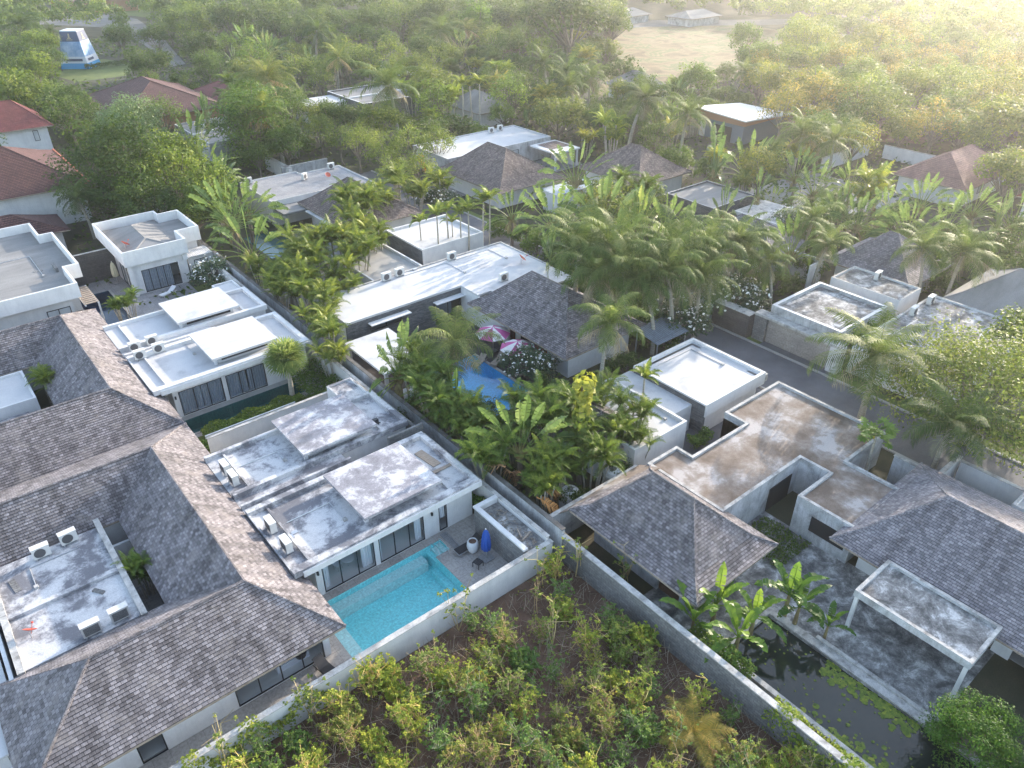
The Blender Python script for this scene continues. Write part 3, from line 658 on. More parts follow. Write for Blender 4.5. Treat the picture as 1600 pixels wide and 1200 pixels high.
b = MB(); b.lathe([(.33,.86),(.0,.88)], n=20); link('soil_fill', b.mesh('soil', M['soil']), t)
ux, uy = P(747, 885); t = thing('side_table', 'small black slatted side table near the blue umbrella', 'table', (ux, uy, .02), .25)
b = MB(); [b.box(-.27+k*.11, -.19+k*.11, -.27, .27, .42, .45) for k in range(5)]; b.box(-.27,.27,-.27,-.24,.38,.42); b.box(-.27,.27,.24,.27,.38,.42); b.build('tabletop', M['rattan'], t, (0,0,0))
for sx in (-.25, .25):
    for sy in (-.25, .25): b = MB(); b.box(sx-.02, sx+.02, sy-.02, sy+.02, 0, .4); b.build('leg', M['rattan'], t, (0,0,0))
t = thing('pool_rail', 'steel handrail at the pool steps below the narrow glass door', 'handrail', (20.2, 32.6, 0))
for x in (19.9, 20.6):
    b = MB(); pts = [(x,33.1,-.1),(x,33.05,.75),(x,32.8,.88),(x,32.2,.8),(x,31.9,.45),(x,31.85,.0)]
    for p, q in zip(pts, pts[1:]): b.tube(p, q, .022, n=6)
    b.build('rail', M['metal'], t)
t = thing('slatted_bench', 'grey slatted ramp board beside the narrow glass door', 'bench', (21.9, 32.9, .02)); b = MB()
for k in range(4): b.box(21.25+k*.13, 21.35+k*.13, 32.0, 33.9, .02, .10)
b.build('slats', M['greypave'], t)
# walled service yard at the deck corner
t = thing('service_yard_box', 'grey sided roofless box with white rim, full of dry debris, in the deck corner', 'outbuilding', (24.3, 29.8, 0))
b = MB(); b.box(23.3, 23.5, 27.2, 32.5, 0, 2.35); b.build('wall', M['greywall'], t)
b = MB(); b.box(23.5, 25.2, 32.3, 32.5, 0, 2.35); b.build('wall', M['white'], t)
b = MB(); b.box(23.25, 23.6, 27.08, 32.6, 2.352, 2.5); b.box(23.6, 25.2, 32.25, 32.6, 2.352, 2.5); b.build('rim', M['white'], t)
b = MB(); b.box(23.5, 25.2, 27.1, 32.3, 1.9, 2.02); b.build('roof_deck', M['oldconc'], t)
rng = random.Random(5); b = MB()
for k in range(60):
    x, y, a, l = rng.uniform(23.8, 24.9), rng.uniform(27.4, 31.6), rng.uniform(0, 6.3), rng.uniform(.3, .9)
    b.tube((x, y, 2.04), (x+l*.5*math.cos(a), y+l*.5*math.sin(a), 2.04+rng.uniform(0,.15)), .02, n=4)
b.rbox(24.5, 28.3, 2.1, 2.16, 1.0, .12, .3); b.rbox(24.3, 28.8, 2.1, 2.16, .9, .10, 1.2)
b.build('debris', M['wood'], t)

# ================= shingle roofed C-shaped villas at left =================
def c_roof(t, oy, x_left, hipend):
    Y = lambda v: v+oy
    z = 2.72; X0, X1, XR = 3.8, 11.3, 7.5
    A = lambda *p: [(x, Y(y), q) for x, y, q in p]
    FR, BR = (XR, 33.0, 5.55), (XR, 49.2, 5.5)
    if hipend: L = A((x_left, 28.85, z), (x_left, 37.1, z), (-.7, 33.0, 5.55))
    F = []
    xl = -.7 if hipend else x_left
    F.append(A((x_left,28.85,z),(X1,28.85,z),FR,(xl,33.0,5.55)))                        # front slope
    F.append(A((X1,28.85,z),(X1,54.9,z),BR,FR))                                          # outer right slope
    F.append(A((xl,33.0,5.55),FR,(X0,37.1,z),(x_left,37.1,z)))                           # back slope of front wing
    F.append(A(FR,BR,(X0,46.45,z),(X0,37.1,z)))                                          # inner slope
    F.append(A((x_left,46.45,z),(X0,46.45,z),BR,(x_left,49.2,5.5)))                      # back wing, inner slope
    F.append(A((x_left,49.2,5.5),BR,(X1,54.9,z),(x_left,54.9,z)))                        # back wing, rear slope
    if hipend: F.append(L)
    rg = [(A(FR)[0],A(BR)[0]),(A(FR)[0],A((X1,28.85,z))[0]),(A(BR)[0],A((X1,54.9,z))[0]),(A((xl,33,5.55))[0],A(FR)[0]),(A((x_left,49.2,5.5))[0],A(BR)[0])]
    if hipend: rg.append((A((-.7,33,5.55))[0], A((x_left,28.85,z))[0]))
    roof_faces(t, F, 'shingle', ridges=rg)
t = thing('shingle_roof_villa', 'villa with grey wooden shingle roof around a courtyard, nearest the overgrown lot', 'house', (3.5, 41, 0))
c_roof(t, 0, -5.3, True)
b = MB(); wall_open(b, 'y', -4.2, 10.3, 29.75, 29.95, 0, 3.0, [(-.4, .9, 0, 2.3), (4.8, 10.1, .05, 2.55)])
b.box(10.3, 10.5, 29.75, 53.8, 0, 3.0); b.box(-4.4, -4.2, 29.75, 53.8, 0, 3.0); b.box(-4.2, 3.9, 36.2, 36.4, 0, 3.0); b.box(4.3, 4.5, 36.4, 47, 0, 3.0); b.box(-4.2, 4.3, 46.9, 47.1, 0, 3.0)
b.build('wall', M['white'], t)
b = MB(); b.box(-4.2, 10.3, 29.95, 36.2, .02, .06); b.build('floor', M['floor'], t)
window(t, '-y', 4.8, 10.1, 29.8, .05, 2.55, 4); window(t, '-y', -.4, .9, 29.8, 0, 2.3, 1); window(t, '-y', -3.4, -2.4, 29.75, 1.3, 2.0, 1, proud=.06, back='dark'); window(t, '-x', 42.6, 45.8, 4.3, .3, 2.5, 2, proud=.05, back='curtain')
b = MB(); b.box(7.4, 9.4, 30.4, 32.4, .06, .55); b.build('sofa', M['linen'], t)
b = MB(); b.lathe([(.3,.5),(.42,1.0),(.2,1.05)], (8.9, 30.4), 16); b.build('bowl_stand', M['dark'], t)
t2 = thing('courtyard_flat_roof', 'mould stained white flat roof with a crossing beam inside the front shingle courtyard', 'roof', (-.6, 41.3, 0))
b = MB(); b.box(-3.6, 2.4, 37.15, 46.4, 0, 2.75, skip='t'); b.build('wall', M['white'], t2)
b = MB(); b.box(-3.75, 2.55, 36.9, 46.3, 2.752, 2.98); b.build('roof_deck', M['stain'], t2)
b = MB(); b.box(2.4, 2.75, 36.6, 46.9, 2.6, 3.22); b.build('side_beam', M['coping'], t2); b = MB(); b.box(-3.98, -3.62, 36.6, 46.9, 2.6, 3.26); b.build('side_beam', M['coping'], t2)
b = MB(); b.box(-6, 2.398, 41.15, 41.5, 2.984, 3.2); b.build('cross_beam', M['stain'], t2)
b = MB(); b.box(2.75, 4.3, 42.0, 42.2, .5, 2.2); b.box(2.75, 4.3, 44.9, 45.1, 0, 2.0); b.build('screen_wall', M['white'], t2)
b = MB(); b.rbox(1.0, 40.3, 2.98, 3.08, .25, .75, .6); b.rbox(-2.8, 44.0, 2.98, 3.02, .35, 1.3, .15); b.build('roof_tray', M['greywall'], t2)
t2 = thing('low_flat_roof', 'lower white flat roof at the left edge beyond the courtyard beam', 'roof', (-8, 41, 0))
b = MB(); b.box(-14, -5.5, 33, 47, 0, 2.35); b.build('wall', M['white'], t2); b = MB(); b.box(-14.2, -4.6, 32.6, 47, 2.352, 2.5); b.build('roof_deck', M['whiteroof'], t2)
ac(-.9, 45.6, 2.98, 0, 'left one of the two air conditioners under the back shingle eave of the front courtyard'); ac(.75, 45.9, 2.98, .05, 'right one of the two air conditioners under the back shingle eave of the front courtyard')
ac(-.1, 37.2, 2.98, math.pi, 'left one of the two air conditioners by the front wing shingles of the front courtyard'); ac(1.45, 37.3, 2.98, math.pi, 'right one of the two air conditioners by the front wing shingles of the front courtyard')
def dish(x, y, z, rz, label, s=1.0):
    t = thing('satellite_dish', label, 'satellite dish', (x, y, z), rz, group='orange red satellite dishes')
    b = MB(); n = 20; rings = [(0, 0), (.2, .02), (.38, .07), (.5, .13)]; tl = .75
    def pt(r, h, a):
        X, Y_, Z = r*math.cos(a)*s, r*math.sin(a)*s, h*s
        return (X, Y_*math.cos(tl)-Z*math.sin(tl), Y_*math.sin(tl)+Z*math.cos(tl)+.62*s)
    for (r0,h0),(r1,h1) in zip(rings, rings[1:]):
        for i in range(n):
            a, c = 2*math.pi*i/n, 2*math.pi*(i+1)/n
            q = [pt(r0,h0,a), pt(r1,h1,a), pt(r1,h1,c), pt(r0,h0,c)]
            b.face(q[:3] if r0 == 0 else q, smooth=True)
    link('reflector', b.mesh('reflector', M['dish']), t)
    b = MB(); b.tube((0,.1,0), (0,.1,.6*s), .03); link('mast', b.mesh('mast', M['metal']), t)
    b = MB(); b.tube((0,0,.3*s), (0,-.55*s,.9*s), .015, n=5); b.box(-.05,.05,-.6*s,-.5*s,.86*s,.96*s); link('receiver_arm', b.mesh('receiver_arm', M['dish']), t)
dish(-2.8, 39.2, 2.98, 2.5, 'orange satellite dish on the courtyard flat roof near the left beam', .75)

t = thing('shingle_roof_villa', 'villa with long grey shingle slopes behind the nearest one, yellow shrub in its courtyard', 'house', (3.5, 67, 0))
c_roof(t, 26.02, -9, False)
b = MB(); b.box(10.3, 10.5, 55.1, 79.8, 0, 2.9); b.box(-8, 10.3, 79.5, 79.7, 0, 2.9); b.box(-8, 3.9, 62.4, 62.6, 0, 2.7); b.box(4.4, 4.6, 62.6, 73, 0, 2.9); b.box(-8, 4.4, 73.1, 73.3, 0, 2.9); b.build('wall', M['white'], t)
window(t, '-x', 66, 71, 4.4, .2, 2.4, 3, proud=.05, back='dark')
t2 = thing('courtyard_flat_roof', 'pale flat roof behind the yellow green courtyard shrub', 'roof', (0, 68, 0))
flat_block(t2, rect(-8, 2.9, 66.2, 71.8), 0, 2.75, 2.95, .18, 'white', 'whiteroof', 'white')
b = MB(); b.box(-8, 2.0, 63.2, 66.0, 1.9, 2.0); b.build('lower_slab', M['stain'], t2)

# ================= top-left villa with high parapets, and its neighbour =================
t = thing('parapet_villa', 'white villa with tall parapets around a brown grey roof at the left edge', 'house', (3, 92, 0))
pl = [(-8,81.8),(10.6,81.8),(10.6,87),(12.0,87),(12.0,98.7),(10.6,98.7),(10.6,103.6),(-8,103.6)]
b = MB(); b.prism(inset(pl, .9), 0, 4.1, caps=False); b.build('wall', M['white'], t)
b = MB(); b.prism(inset(pl, .1), 4.0, 4.55); b.build('roof_deck', M['greyroof'], t); parapet(t, pl, 4.0, 5.55, .22, 'white', 'white')
window(t, '-y', 7.2, 9.4, 82.7, .9, 3.0, 2, proud=.05, back='dark')
b = MB(); b.box(8.0, 8.9, 90.0, 90.35, 4.552, 4.6); b.box(9.9, 10.15, 88.5, 90.3, 4.552, 5.0); b.build('roof_tray', M['greywall'], t)
t = thing('slatted_canopy', 'slatted grey sun canopy hanging off the left villa above the navy pool', 'canopy', (11.4, 84.5, 0)); b = MB()
for k in range(10): b.box(10.62, 12.0, 81.9+k*.5, 82.2+k*.5, 3.0, 3.06)
b.build('slats', M['wood'], t); b = MB(); b.box(10.62, 10.75, 81.8, 87, 2.85, 3.0); b.box(11.85, 12.0, 81.8, 87, 2.85, 3.0); b.build('frame', M['white'], t)
b = MB(); b.box(11.85, 12.0, 81.8, 82.0, 0, 2.85); b.build('post', M['white'], t)
t = thing('parapet_villa', 'white cube villa with a low hipped grey roof sunk inside its parapets', 'house', (20, 93, 0))
pl = [(16.3,87.1),(23.3,87.1),(23.3,90.2),(25.4,90.2),(26.2,97.4),(23.5,97.4),(23.5,98.9),(16.3,98.9)]
pl = [(16.3,87.1),(23.3,87.1),(23.3,90.2),(25.9,90.2),(25.9,97.4),(23.5,97.4),(23.5,98.9),(16.3,98.9)]
b = MB(); wall_open(b, 'y', 17.0, 23.0, 87.75, 87.95, 0, 3.8, [(17.9, 22.0, .05, 2.75)]); b.box(16.9, 17.0, 87.75, 98.3, 0, 3.8); b.box(17.0, 25.5, 90.9, 98.3, 0, 3.8); b.box(22.9, 23.1, 87.95, 90.9, 0, 3.8)
b.box(16.55, 17.0, 87.3, 87.75, 0, 3.8); b.box(22.6, 23.1, 87.3, 87.75, 2.9, 3.8); b.build('wall', M['white'], t)
b = MB(); b.box(17, 23, 87.3, 98, 3.6, 3.78); b.build('ceiling_slab', M['white'], t); parapet(t, pl, 3.75, 5.45, .2, 'white', 'white')
b = MB(); b.prism(inset(pl, .21), 3.8, 4.35); b.build('roof_deck', M['greyroof'], t)
hip(t, 16.55, 23.1, 87.35, 98.6, 4.36, 5.35, 'y', 90.3, 95.6, m='greyroof', flare=0)
window(t, '-y', 17.9, 22.0, 87.8, .05, 2.75, 5); curtain(t, '-y', 17.95, 19.9, 88.05, .08, 2.7, 'curtain'); curtain(t, '-y', 19.95, 21.2, 88.05, .08, 2.7, 'curtain')
window(t, '-x', 88.6, 92.5, 16.9, .1, 2.7, 3, proud=.05, back='dark')
t = thing('annex', 'low white annex with a corrugated awning right of the cube villa', 'outbuilding', (25, 89, 0))
b = MB(); b.box(23.35, 26.4, 88.4, 90.8, 0, 2.7); b.build('wall', M['white'], t); b = MB(); b.box(23.35, 26.45, 88.0, 90.1, 2.702, 2.8); b.build('awning', M['corr'], t)
window(t, '-y', 24.0, 25.6, 88.4, 1.5, 2.2, 2, proud=.05, back='dark')
dish(17.6, 90.4, 4.6, 2.0, 'faded red satellite dish on the sunken grey hip roof')

# ================= centre compound =================
t = thing('stone_clad_villa', 'long villa with a bright white flat roof and dark stone cladding behind the blue pool', 'house', (41, 60, 0))
pl = [(28.7,60.0),(42.3,60.0),(42.3,57.0),(44,57.0),(44,54),(53.0,54),(53.0,66.6),(28.7,66.6)]
b = MB(); wall_open(b, 'y', 28.7, 42.3, 60.0, 60.25, 0, 3.5, [(31.2, 34.9, 2.0, 2.9), (38.9, 42.2, .1, 2.75)]); b.build('stone_wall', M['stone'], t)
b = MB(); b.box(28.7, 28.9, 60.25, 66.6, 0, 3.5); b.box(28.9, 53, 66.4, 66.6, 0, 3.5); b.box(52.8, 53, 54, 66.4, 0, 3.5); b.box(42.3, 42.5, 52.0, 60.0, 0, 3.5); b.build('wall', M['white'], t)
b = MB(); b.prism(pl, 3.502, 3.72); b.build('roof_deck', M['whiteroof'], t)
b = MB(); b.box(28.6, 53.1, 66.5, 66.72, 3.5, 3.84); b.box(52.9, 53.12, 58, 66.5, 3.5, 3.80); b.build('roof_edge', M['coping'], t)
window(t, '-y', 31.2, 34.9, 60.05, 2.0, 2.9, 2); window(t, '-y', 38.9, 42.2, 60.05, .1, 2.75, 2)
b = MB(); b.box(31.0, 35.6, 59.2, 60.0, 2.95, 3.03); b.build('window_hood', M['white'], t); b = MB(); b.box(38.7, 42.29, 59.2, 60.0, 2.8, 2.88); b.build('window_hood', M['white'], t)
b = MB(); b.box(29.0, 42, 61.5, 61.7, 0, 3.5); b.build('inner_wall', M['curtain'], t)
for x, y, l in ((36.9, 66.0, 'left of the paired air conditioners on the bright white roof edge'), (38.6, 66.1, 'right of the paired air conditioners on the bright white roof edge'), (45.5, 66.1, 'single air conditioner alone on the back edge of the bright white roof'), (46.5, 58.0, 'air conditioner half hidden by the shingle roof on the bright white roof')): ac(x, y, 3.72, 0, l)
dish(51.0, 60.3, 3.72, 1.1, 'red satellite dish at the right end of the bright white roof')
b = MB(); b.box(40.5, 41.0, 66.3, 66.5, 3.72, 3.9); b.build('roof_duct', M['metal'], t)
t = thing('shingle_pavilion', 'large pavilion with dark grey shingle hip roof beside the pink umbrellas', 'house', (46.5, 50, 0))
hip(t, 41.2, 52.0, 42.5, 57.4, 3.0, 6.5, 'y', 48.0, 53.3, 46.4)
b = MB(); b.box(42.6, 50.8, 43.6, 44.4, 0, 3.2); b.box(42.6, 42.8, 44.4, 46.5, 0, 3.2); b.box(50.6, 50.8, 44.4, 56, 0, 3.2); b.box(42.6, 50.6, 55.8, 56, 0, 3.2); b.box(42.6, 42.8, 50.5, 51.3, 0, 3.2); b.build('wall', M['white'], t)
window(t, '-x', 46.5, 50.5, 42.65, .05, 2.5, 4); window(t, '-x', 51.3, 55.8, 42.65, .05, 2.5, 4)
b = MB(); b.box(43.5, 50.6, 45, 55.7, .02, .06); b.build('floor', M['deck'], t)
b = MB(); b.rbox(43.4, 48.6, .06, .95, .5, 2.0, 0); b.rbox(43.6, 53, .06, .95, .5, 2.0, 0); b.build('furniture', M['terracotta'], t)
t = thing('pool_shelter', 'white flat slab shelter on square posts at the left of the blue pool', 'shelter', (29.8, 54.5, 0))
b = MB(); b.box(27.4, 32.2, 51.0, 58.2, 2.65, 2.85); b.build('roof_slab', M['whiteroof'], t)
for x, y in ((27.7, 51.3), (31.9, 51.3), (27.7, 57.9)): b = MB(); b.box(x-.14, x+.14, y-.14, y+.14, 0, 2.65); b.build('post', M['white'], t)
b = MB(); b.rbox(29.5, 50.3, .35, .75, 2.0, 1.0, 0); b.build('daybed', M['linen'], t)
def open_umbrella(x, y, z, label, rz):
    t = thing('umbrella', label, 'umbrella', (x, y, .02), rz, group='pink and white umbrellas on the dark deck'); n = 8; R = 1.75
    for k in range(n):
        pass
    for m, par, nm in (('pink', 0, 'pink_panels'), ('canvas', 1, 'white_panels')):
        b = MB()
        for k in range(n):
            if k % 2 != par: continue
            a, c = 2*math.pi*k/n, 2*math.pi*(k+1)/n
            P0, P1, P2 = (0,0,z), (R*.55*math.cos(a), R*.55*math.sin(a), z-.34), (R*.55*math.cos(c), R*.55*math.sin(c), z-.34)
            Q1, Q2 = (R*math.cos(a), R*math.sin(a), z-.72), (R*math.cos(c), R*math.sin(c), z-.72); mid = (R*.93*math.cos((a+c)/2), R*.93*math.sin((a+c)/2), z-.70)
            b.face([P0, P1, P2]); b.face([P1, Q1, mid, Q2, P2])
        link('canopy', b.mesh(nm, M[m]), t)
    b = MB(); b.tube((0,0,0), (0,0,z+.05), .035); link('pole', b.mesh('pole', M['wood']), t)
    b = MB(); b.box(-.35,.35,-.35,.35,0,.12); link('base', b.mesh('base', M['greywall']), t)
    for k in range(n):
        b = MB(); a = 2*math.pi*k/n; b.tube((0,0,z-.02), (R*.97*math.cos(a), R*.97*math.sin(a), z-.73), .012, n=4); link('rib', b.mesh('rib', M['wood']), t)
open_umbrella(40.3, 52.0, 2.75, 'pink and white umbrella nearer the white wall, fully in view', .1); open_umbrella(40.4, 48.3, 2.7, 'pink and white umbrella partly hidden by the white flowering frangipani', .35)
t = thing('low_pavilion', 'low shingle hip roof half hidden under the fan-shaped palm', 'house', (36.5, 34.5, 0))
hip(t, 33.6, 39.3, 30.6, 39.4, 2.5, 4.3, 'y', 33.4, 36.6, m='shingle'); b = MB(); b.box(34.3, 38.6, 31.3, 38.7, 0, 2.5); b.build('wall', M['white'], t)
for k, (x, y) in enumerate(((30.3, 30.2), (34.4, 29.8))):
    t = thing('water_tank', ['grey white round tank behind the thin palm trunks', 'second grey white tank beside the low weathered wall'][k], 'tank', (x, y, 0), group='pale tanks behind the low wall')
    b = MB(); b.lathe([(0,0),(.75,0),(.78,.1),(.78,1.5),(.6,1.75),(.2,1.85),(0,1.85)], n=20); link('body', b.mesh('tank', M['white']), t); b = MB(); b.tube((0,0,1.85),(0,0,1.95),.22,n=12); link('lid', b.mesh('lid', M['greywall']), t)
t = thing('metal_canopy', 'blue grey corrugated metal canopy beside the coconut palm', 'canopy', (53, 41.5, 0))
b = MB(); b.face([(50.4,39.6,2.5),(54.9,39.6,2.5),(54.9,42.6,3.0),(50.4,42.6,3.0)]); b.face([(50.4,42.6,2.95),(54.9,42.6,2.95),(54.9,39.6,2.45),(50.4,39.6,2.45)]); b.face([(50.4,39.6,2.45),(54.9,39.6,2.45),(54.9,39.6,2.5),(50.4,39.6,2.5)]); b.build('sheet', M['bluepanel'], t)
for x in (50.6, 54.7):
    for y in (39.8, 42.4): b = MB(); b.box(x-.05, x+.05, y-.05, y+.05, 0, 2.45+(y-39.6)*.16); b.build('post', M['metal'], t)
t = thing('garage', 'white rimmed flat-roofed garage with dark stone side, left of the road bend', 'garage', (49, 33.6, 0))
b = MB(); b.box(45.2, 45.4, 29.9, 37.3, 0, 2.95); b.build('stone_wall', M['stone'], t)
b = MB(); b.box(45.4, 52.5, 29.9, 30.1, 0, 2.0); b.box(45.4, 52.5, 37.1, 37.3, 0, 2.95); b.box(52.3, 52.5, 36.2, 37.1, 0, 2.95); b.box(52.3, 52.5, 30.1, 31, 0, 2.95); b.build('wall', M['white'], t)
b = MB(); b.box(45.0, 53.0, 29.7, 37.6, 2.75, 2.95); b.build('roof_deck', M['whiteroof'], t); parapet(t, rect(44.9, 53.1, 29.6, 37.7), 2.0, 3.2, .28, 'white', 'white')
b = MB(); b.box(44.86, 44.9, 29.7, 37.6, 1.2, 3.05); b.build('stone_face', M['stone'], t)
b = MB(); b.box(52.35, 52.42, 31, 36.2, 0, 2.1); b.build('garage_door', M['beige'], t)
b = MB(); b.box(53.1, 53.5, 29.6, 31, 2.2, 2.9); b.build('meter_box', M['coping'], t)
t = thing('low_flat_building', 'low white roofed building with an air conditioner, in front of the stone sided garage', 'outbuilding', (40.5, 33.5, 0))
flat_block(t, rect(36.3, 42.4, 29.5, 38.0), 0, 2.55, 2.85, .22, 'white', 'whiteroof', 'white')
b = MB(); b.box(42.402, 44.88, 31.0, 38.0, 0, 2.6); b.build('link_roof', M['whiteroof'], t)
ac(37.8, 33.2, 2.55, .2, 'air conditioner standing alone on the low white roof by the areca palms')

def conduit(x0, y0, x1, y1, z, label, xm=None):
    t = thing('roof_pipe', label, 'pipe', (x0, y0, z), group='thin pipes on the flat roofs'); b = MB(); pts = [(x0,y0,z+.04),(x1 if xm is None else xm,y0,z+.04),(x1 if xm is None else xm,y1,z+.04)]
    if xm is not None: pts.append((x1,y1,z+.04))
    for p, q in zip(pts, pts[1:]): b.tube(p, q, .03, n=5)
    b.build('pipe', M['metal'], t)
    b = MB(); b.box(x1-.12, x1+.12, y1-.12, y1+.12, z, z+.18); b.build('junction_box', M['coping'], t)
conduit(37.2, 65.8, 44.5, 62.3, 3.72, 'thin pipe running across the bright white roof'); conduit(46.0, 65.8, 50.5, 62.5, 3.72, 'short pipe near the right end of the bright white roof')
conduit(47, 36.6, 51.5, 33.0, 2.95, 'thin pipe on the white rimmed garage roof'); conduit(37.8, 32.6, 41.5, 31.0, 2.55, 'pipe from the lone air conditioner on the low white roof')
conduit(12.2, 38.2, 15.3, 36.0, 3.42, 'cable pipe on the stained villa roof by the front corner'); conduit(12.2, 45.8, 15.0, 44.4, 3.42, 'cable pipe on the stained villa roof at the back')
conduit(14.0, 66.9, 15.5, 64.0, 3.42, 'cable pipe on the clean villa roof'); conduit(73.0, 26, 68, 22, 3.2, 'pipe across the dark streaked roof'); conduit(1.0, 45.0, -1.8, 43.0, 2.98, 'thin pipe behind the beam on the courtyard flat roof')
conduit(4, 95, 8.6, 88.2, 4.56, 'pipe along the grey roof of the left parapet villa')
# ================= brown derelict compound =================
t = thing('derelict_building', 'abandoned building with a large stepped brown concrete roof by the road', 'house', (44, 23, 0))
pl = [(35.5,20.8),(44.8,20.8),(44.8,18.55),(40.9,18.55),(40.9,14.2),(47.1,14.2),(47.1,18.4),(52.7,18.4),(52.7,28.1),(45.3,28.1),(45.3,26.1),(38.8,26.1),(38.8,27.6),(35.5,27.6)]
b = MB(); b.prism(pl, 0, 3.0, caps=False); b.build('wall', M['oldwall'], t)
b = MB(); b.prism(inset(pl, .2), 2.78, 3.0); b.build('roof_deck', M['brownroof'], t); parapet(t, pl, 3.002, 3.2, .24, 'oldwall', 'coping')
b = MB(); b.box(40.86, 40.9, 14.6, 17.2, .95, 2.2); b.build('window_opening', M['dark'], t)
b = MB(); b.box(41.2, 44.0, 20.76, 20.80, 0, 2.1); b.build('doorway', M['dark'], t)
b = MB(); b.box(45.3, 45.5, 26.2, 28.1, 0, 2.6); b.build('yard_wall', M['oldwall'], t)
t = thing('hip_roof_pavilion', 'derelict square pavilion with a curved grey shingle roof beside the block wall', 'house', (32, 22.3, 0))
hip(t, 27.9, 36.1, 16.8, 27.8, 2.85, 6.15, 'y', 21.0, 24.3, 32.1, m='shingle', flare=.35)
b = MB(); wall_open(b, 'y', 29.3, 35.2, 18.1, 18.3, 0, 2.95, [(30.4, 33.8, 0, 2.3)]); wall_open(b, 'x', 18.3, 26.4, 29.3, 29.5, 0, 2.95, [(19.0, 20.8, 0, 2.2)]); b.box(35.0, 35.2, 18.3, 26.4, 0, 2.95); b.box(29.3, 35.2, 26.4, 26.6, 0, 2.95); b.build('wall', M['oldwall'], t)
b = MB(); b.box(29.5, 35, 18.3, 26.4, .02, .05); b.build('floor', M['soil'], t)
t = thing('rusty_hip_slope', 'rust brown lean-to roof strip behind the square pavilion', 'roof', (31, 28, 0))
b = MB(); b.face([(28.5,27.4,3.05),(35.4,26.2,3.7),(35.4,28.2,2.75),(27.2,28.2,2.6)]); b.face([(27.2,28.2,2.55),(35.4,28.2,2.7),(35.4,26.2,3.65),(28.5,27.4,3.0)]); b.build('sheet', M['brownroof'], t)
t = thing('shingle_long_house', 'derelict house with a long bluish shingle roof at the right edge', 'house', (45, 2, 0))
hip(t, 39.2, 51.6, -16, 15.0, 2.85, 5.75, 'y', -11, 11.0, 45.3, m='shingle2')
b = MB(); wall_open(b, 'x', -14, 13.6, 41.2, 41.4, 0, 2.95, [(-8, -3.5, 0, 2.6), (.6, 3.9, 0, 2.6), (4.9, 11.3, 0, 2.6)]); b.box(41.4, 50.2, 13.4, 13.6, 0, 2.95); b.box(50.0, 50.2, -14, 13.4, 0, 2.95); b.box(39.6, 41.2, 1.6, 1.8, 0, 2.8); b.build('wall', M['white'], t)
b = MB(); b.box(41.4, 50, -14, 13.4, .02, .05); b.build('floor', M['concpath'], t); b = MB(); b.box(45, 45.2, -14, 13.4, .05, 2.9); b.build('inner_wall', M['white'], t)
t = thing('terrace_canopy', 'old concrete slab canopy on two slanting white posts over the pond terrace', 'canopy', (37.8, 8, 0))
b = MB(); b.box(36.0, 39.75, 4.75, 11.35, 2.95, 3.12); b.build('roof_slab', M['oldconc'], t); parapet(t, rect(35.9, 39.8, 4.65, 11.45), 2.82, 3.32, .22, 'oldwall', 'coping')
for y in (11.25, 4.85): b = MB(); b.box(35.95, 36.17, y-.11, y+.11, 0, 2.82); b.build('post', M['white'], t)
t = thing('flat_roofed_block', 'pale flat-roofed block behind the long shingle roof at the right edge', 'outbuilding', (53, 3, 0))
flat_block(t, rect(51.9, 54.5, -10, 8.8), 0, 2.55, 2.9, .2, 'white', 'concpath', 'coping')

# ================= compounds across the road =================
t = thing('roadside_garage', 'garage with a grey rimmed stained roof and wide beige door facing the road', 'garage', (67.5, 32.5, 0))
flat_block(t, rect(63.7, 72.3, 28.8, 36.4), 0, 3.45, 3.8, .35, 'oldwall', 'oldconc', 'white')
b = MB(); b.box(62.5, 63.68, 28.0, 37.4, 2.7, 2.95); b.build('entrance_slab', M['coping'], t)
b = MB(); b.box(62.6, 63.68, 36.0, 37.4, 0, 2.7); b.build('pillar', M['greywall'], t); b = MB(); b.box(62.6, 63.68, 27.9, 29.0, 0, 2.7); b.build('pillar', M['white'], t)
b = MB(); b.box(63.0, 63.1, 29.0, 36.0, 0, 2.7); b.build('garage_door', M['beige'], t); b = MB(); b.box(62.57, 62.6, 28.3, 28.55, 1.2, 1.6); b.build('letter_box', M['metal'], t)
t = thing('white_block_house', 'white walled block with one air conditioner below the small peaked roof', 'house', (77, 32.6, 0))
flat_block(t, rect(74.8, 79.5, 28.9, 36.5), 0, 3.4, 3.6, .2, 'white', 'oldconc', 'coping')
ac(78.4, 33.2, 3.4, .1, 'air conditioner at the foot of the small peaked shingle roof')
t = thing('peaked_pavilion', 'small pavilion with a steep peaked shingle roof behind the white block', 'house', (85, 35.5, 0))
hip(t, 80.0, 90.5, 30.2, 40.6, 2.9, 6.4, 'y', 35.0, 36.0, 85.0, m='shingle2', flare=.3); b = MB(); b.box(81.2, 89.2, 31.4, 39.4, 0, 3.0); b.build('wall', M['white'], t)
t = thing('stained_roof_house', 'house with a dark roof streaked white and two air conditioners beside the big pale tree', 'house', (72, 24, 0))
flat_block(t, rect(64.0, 79.6, 18.5, 27.6), 0, 3.2, 3.35, .25, 'white', 'oldconc', 'coping')
ac(73.6, 26.8, 3.2, .05, 'left one of the two air conditioners on the dark streaked roof'); ac(77.4, 26.9, 3.2, .05, 'right one of the two air conditioners on the dark streaked roof')
t = thing('grey_hip_house', 'house with a smooth grey hip roof at the right edge behind the pale tree', 'house', (85, 21, 0))
hip(t, 79.9, 92, 12.0, 27.0, 2.9, 6.2, 'y', 17, 22.5, m='greyroof'); b = MB(); b.box(81, 91, 13, 26, 0, 3); b.build('wall', M['white'], t)
t = thing('carport', 'small white framed carport with a stained roof beside the dark leaved frangipani', 'carport', (88.5, 53, 0))
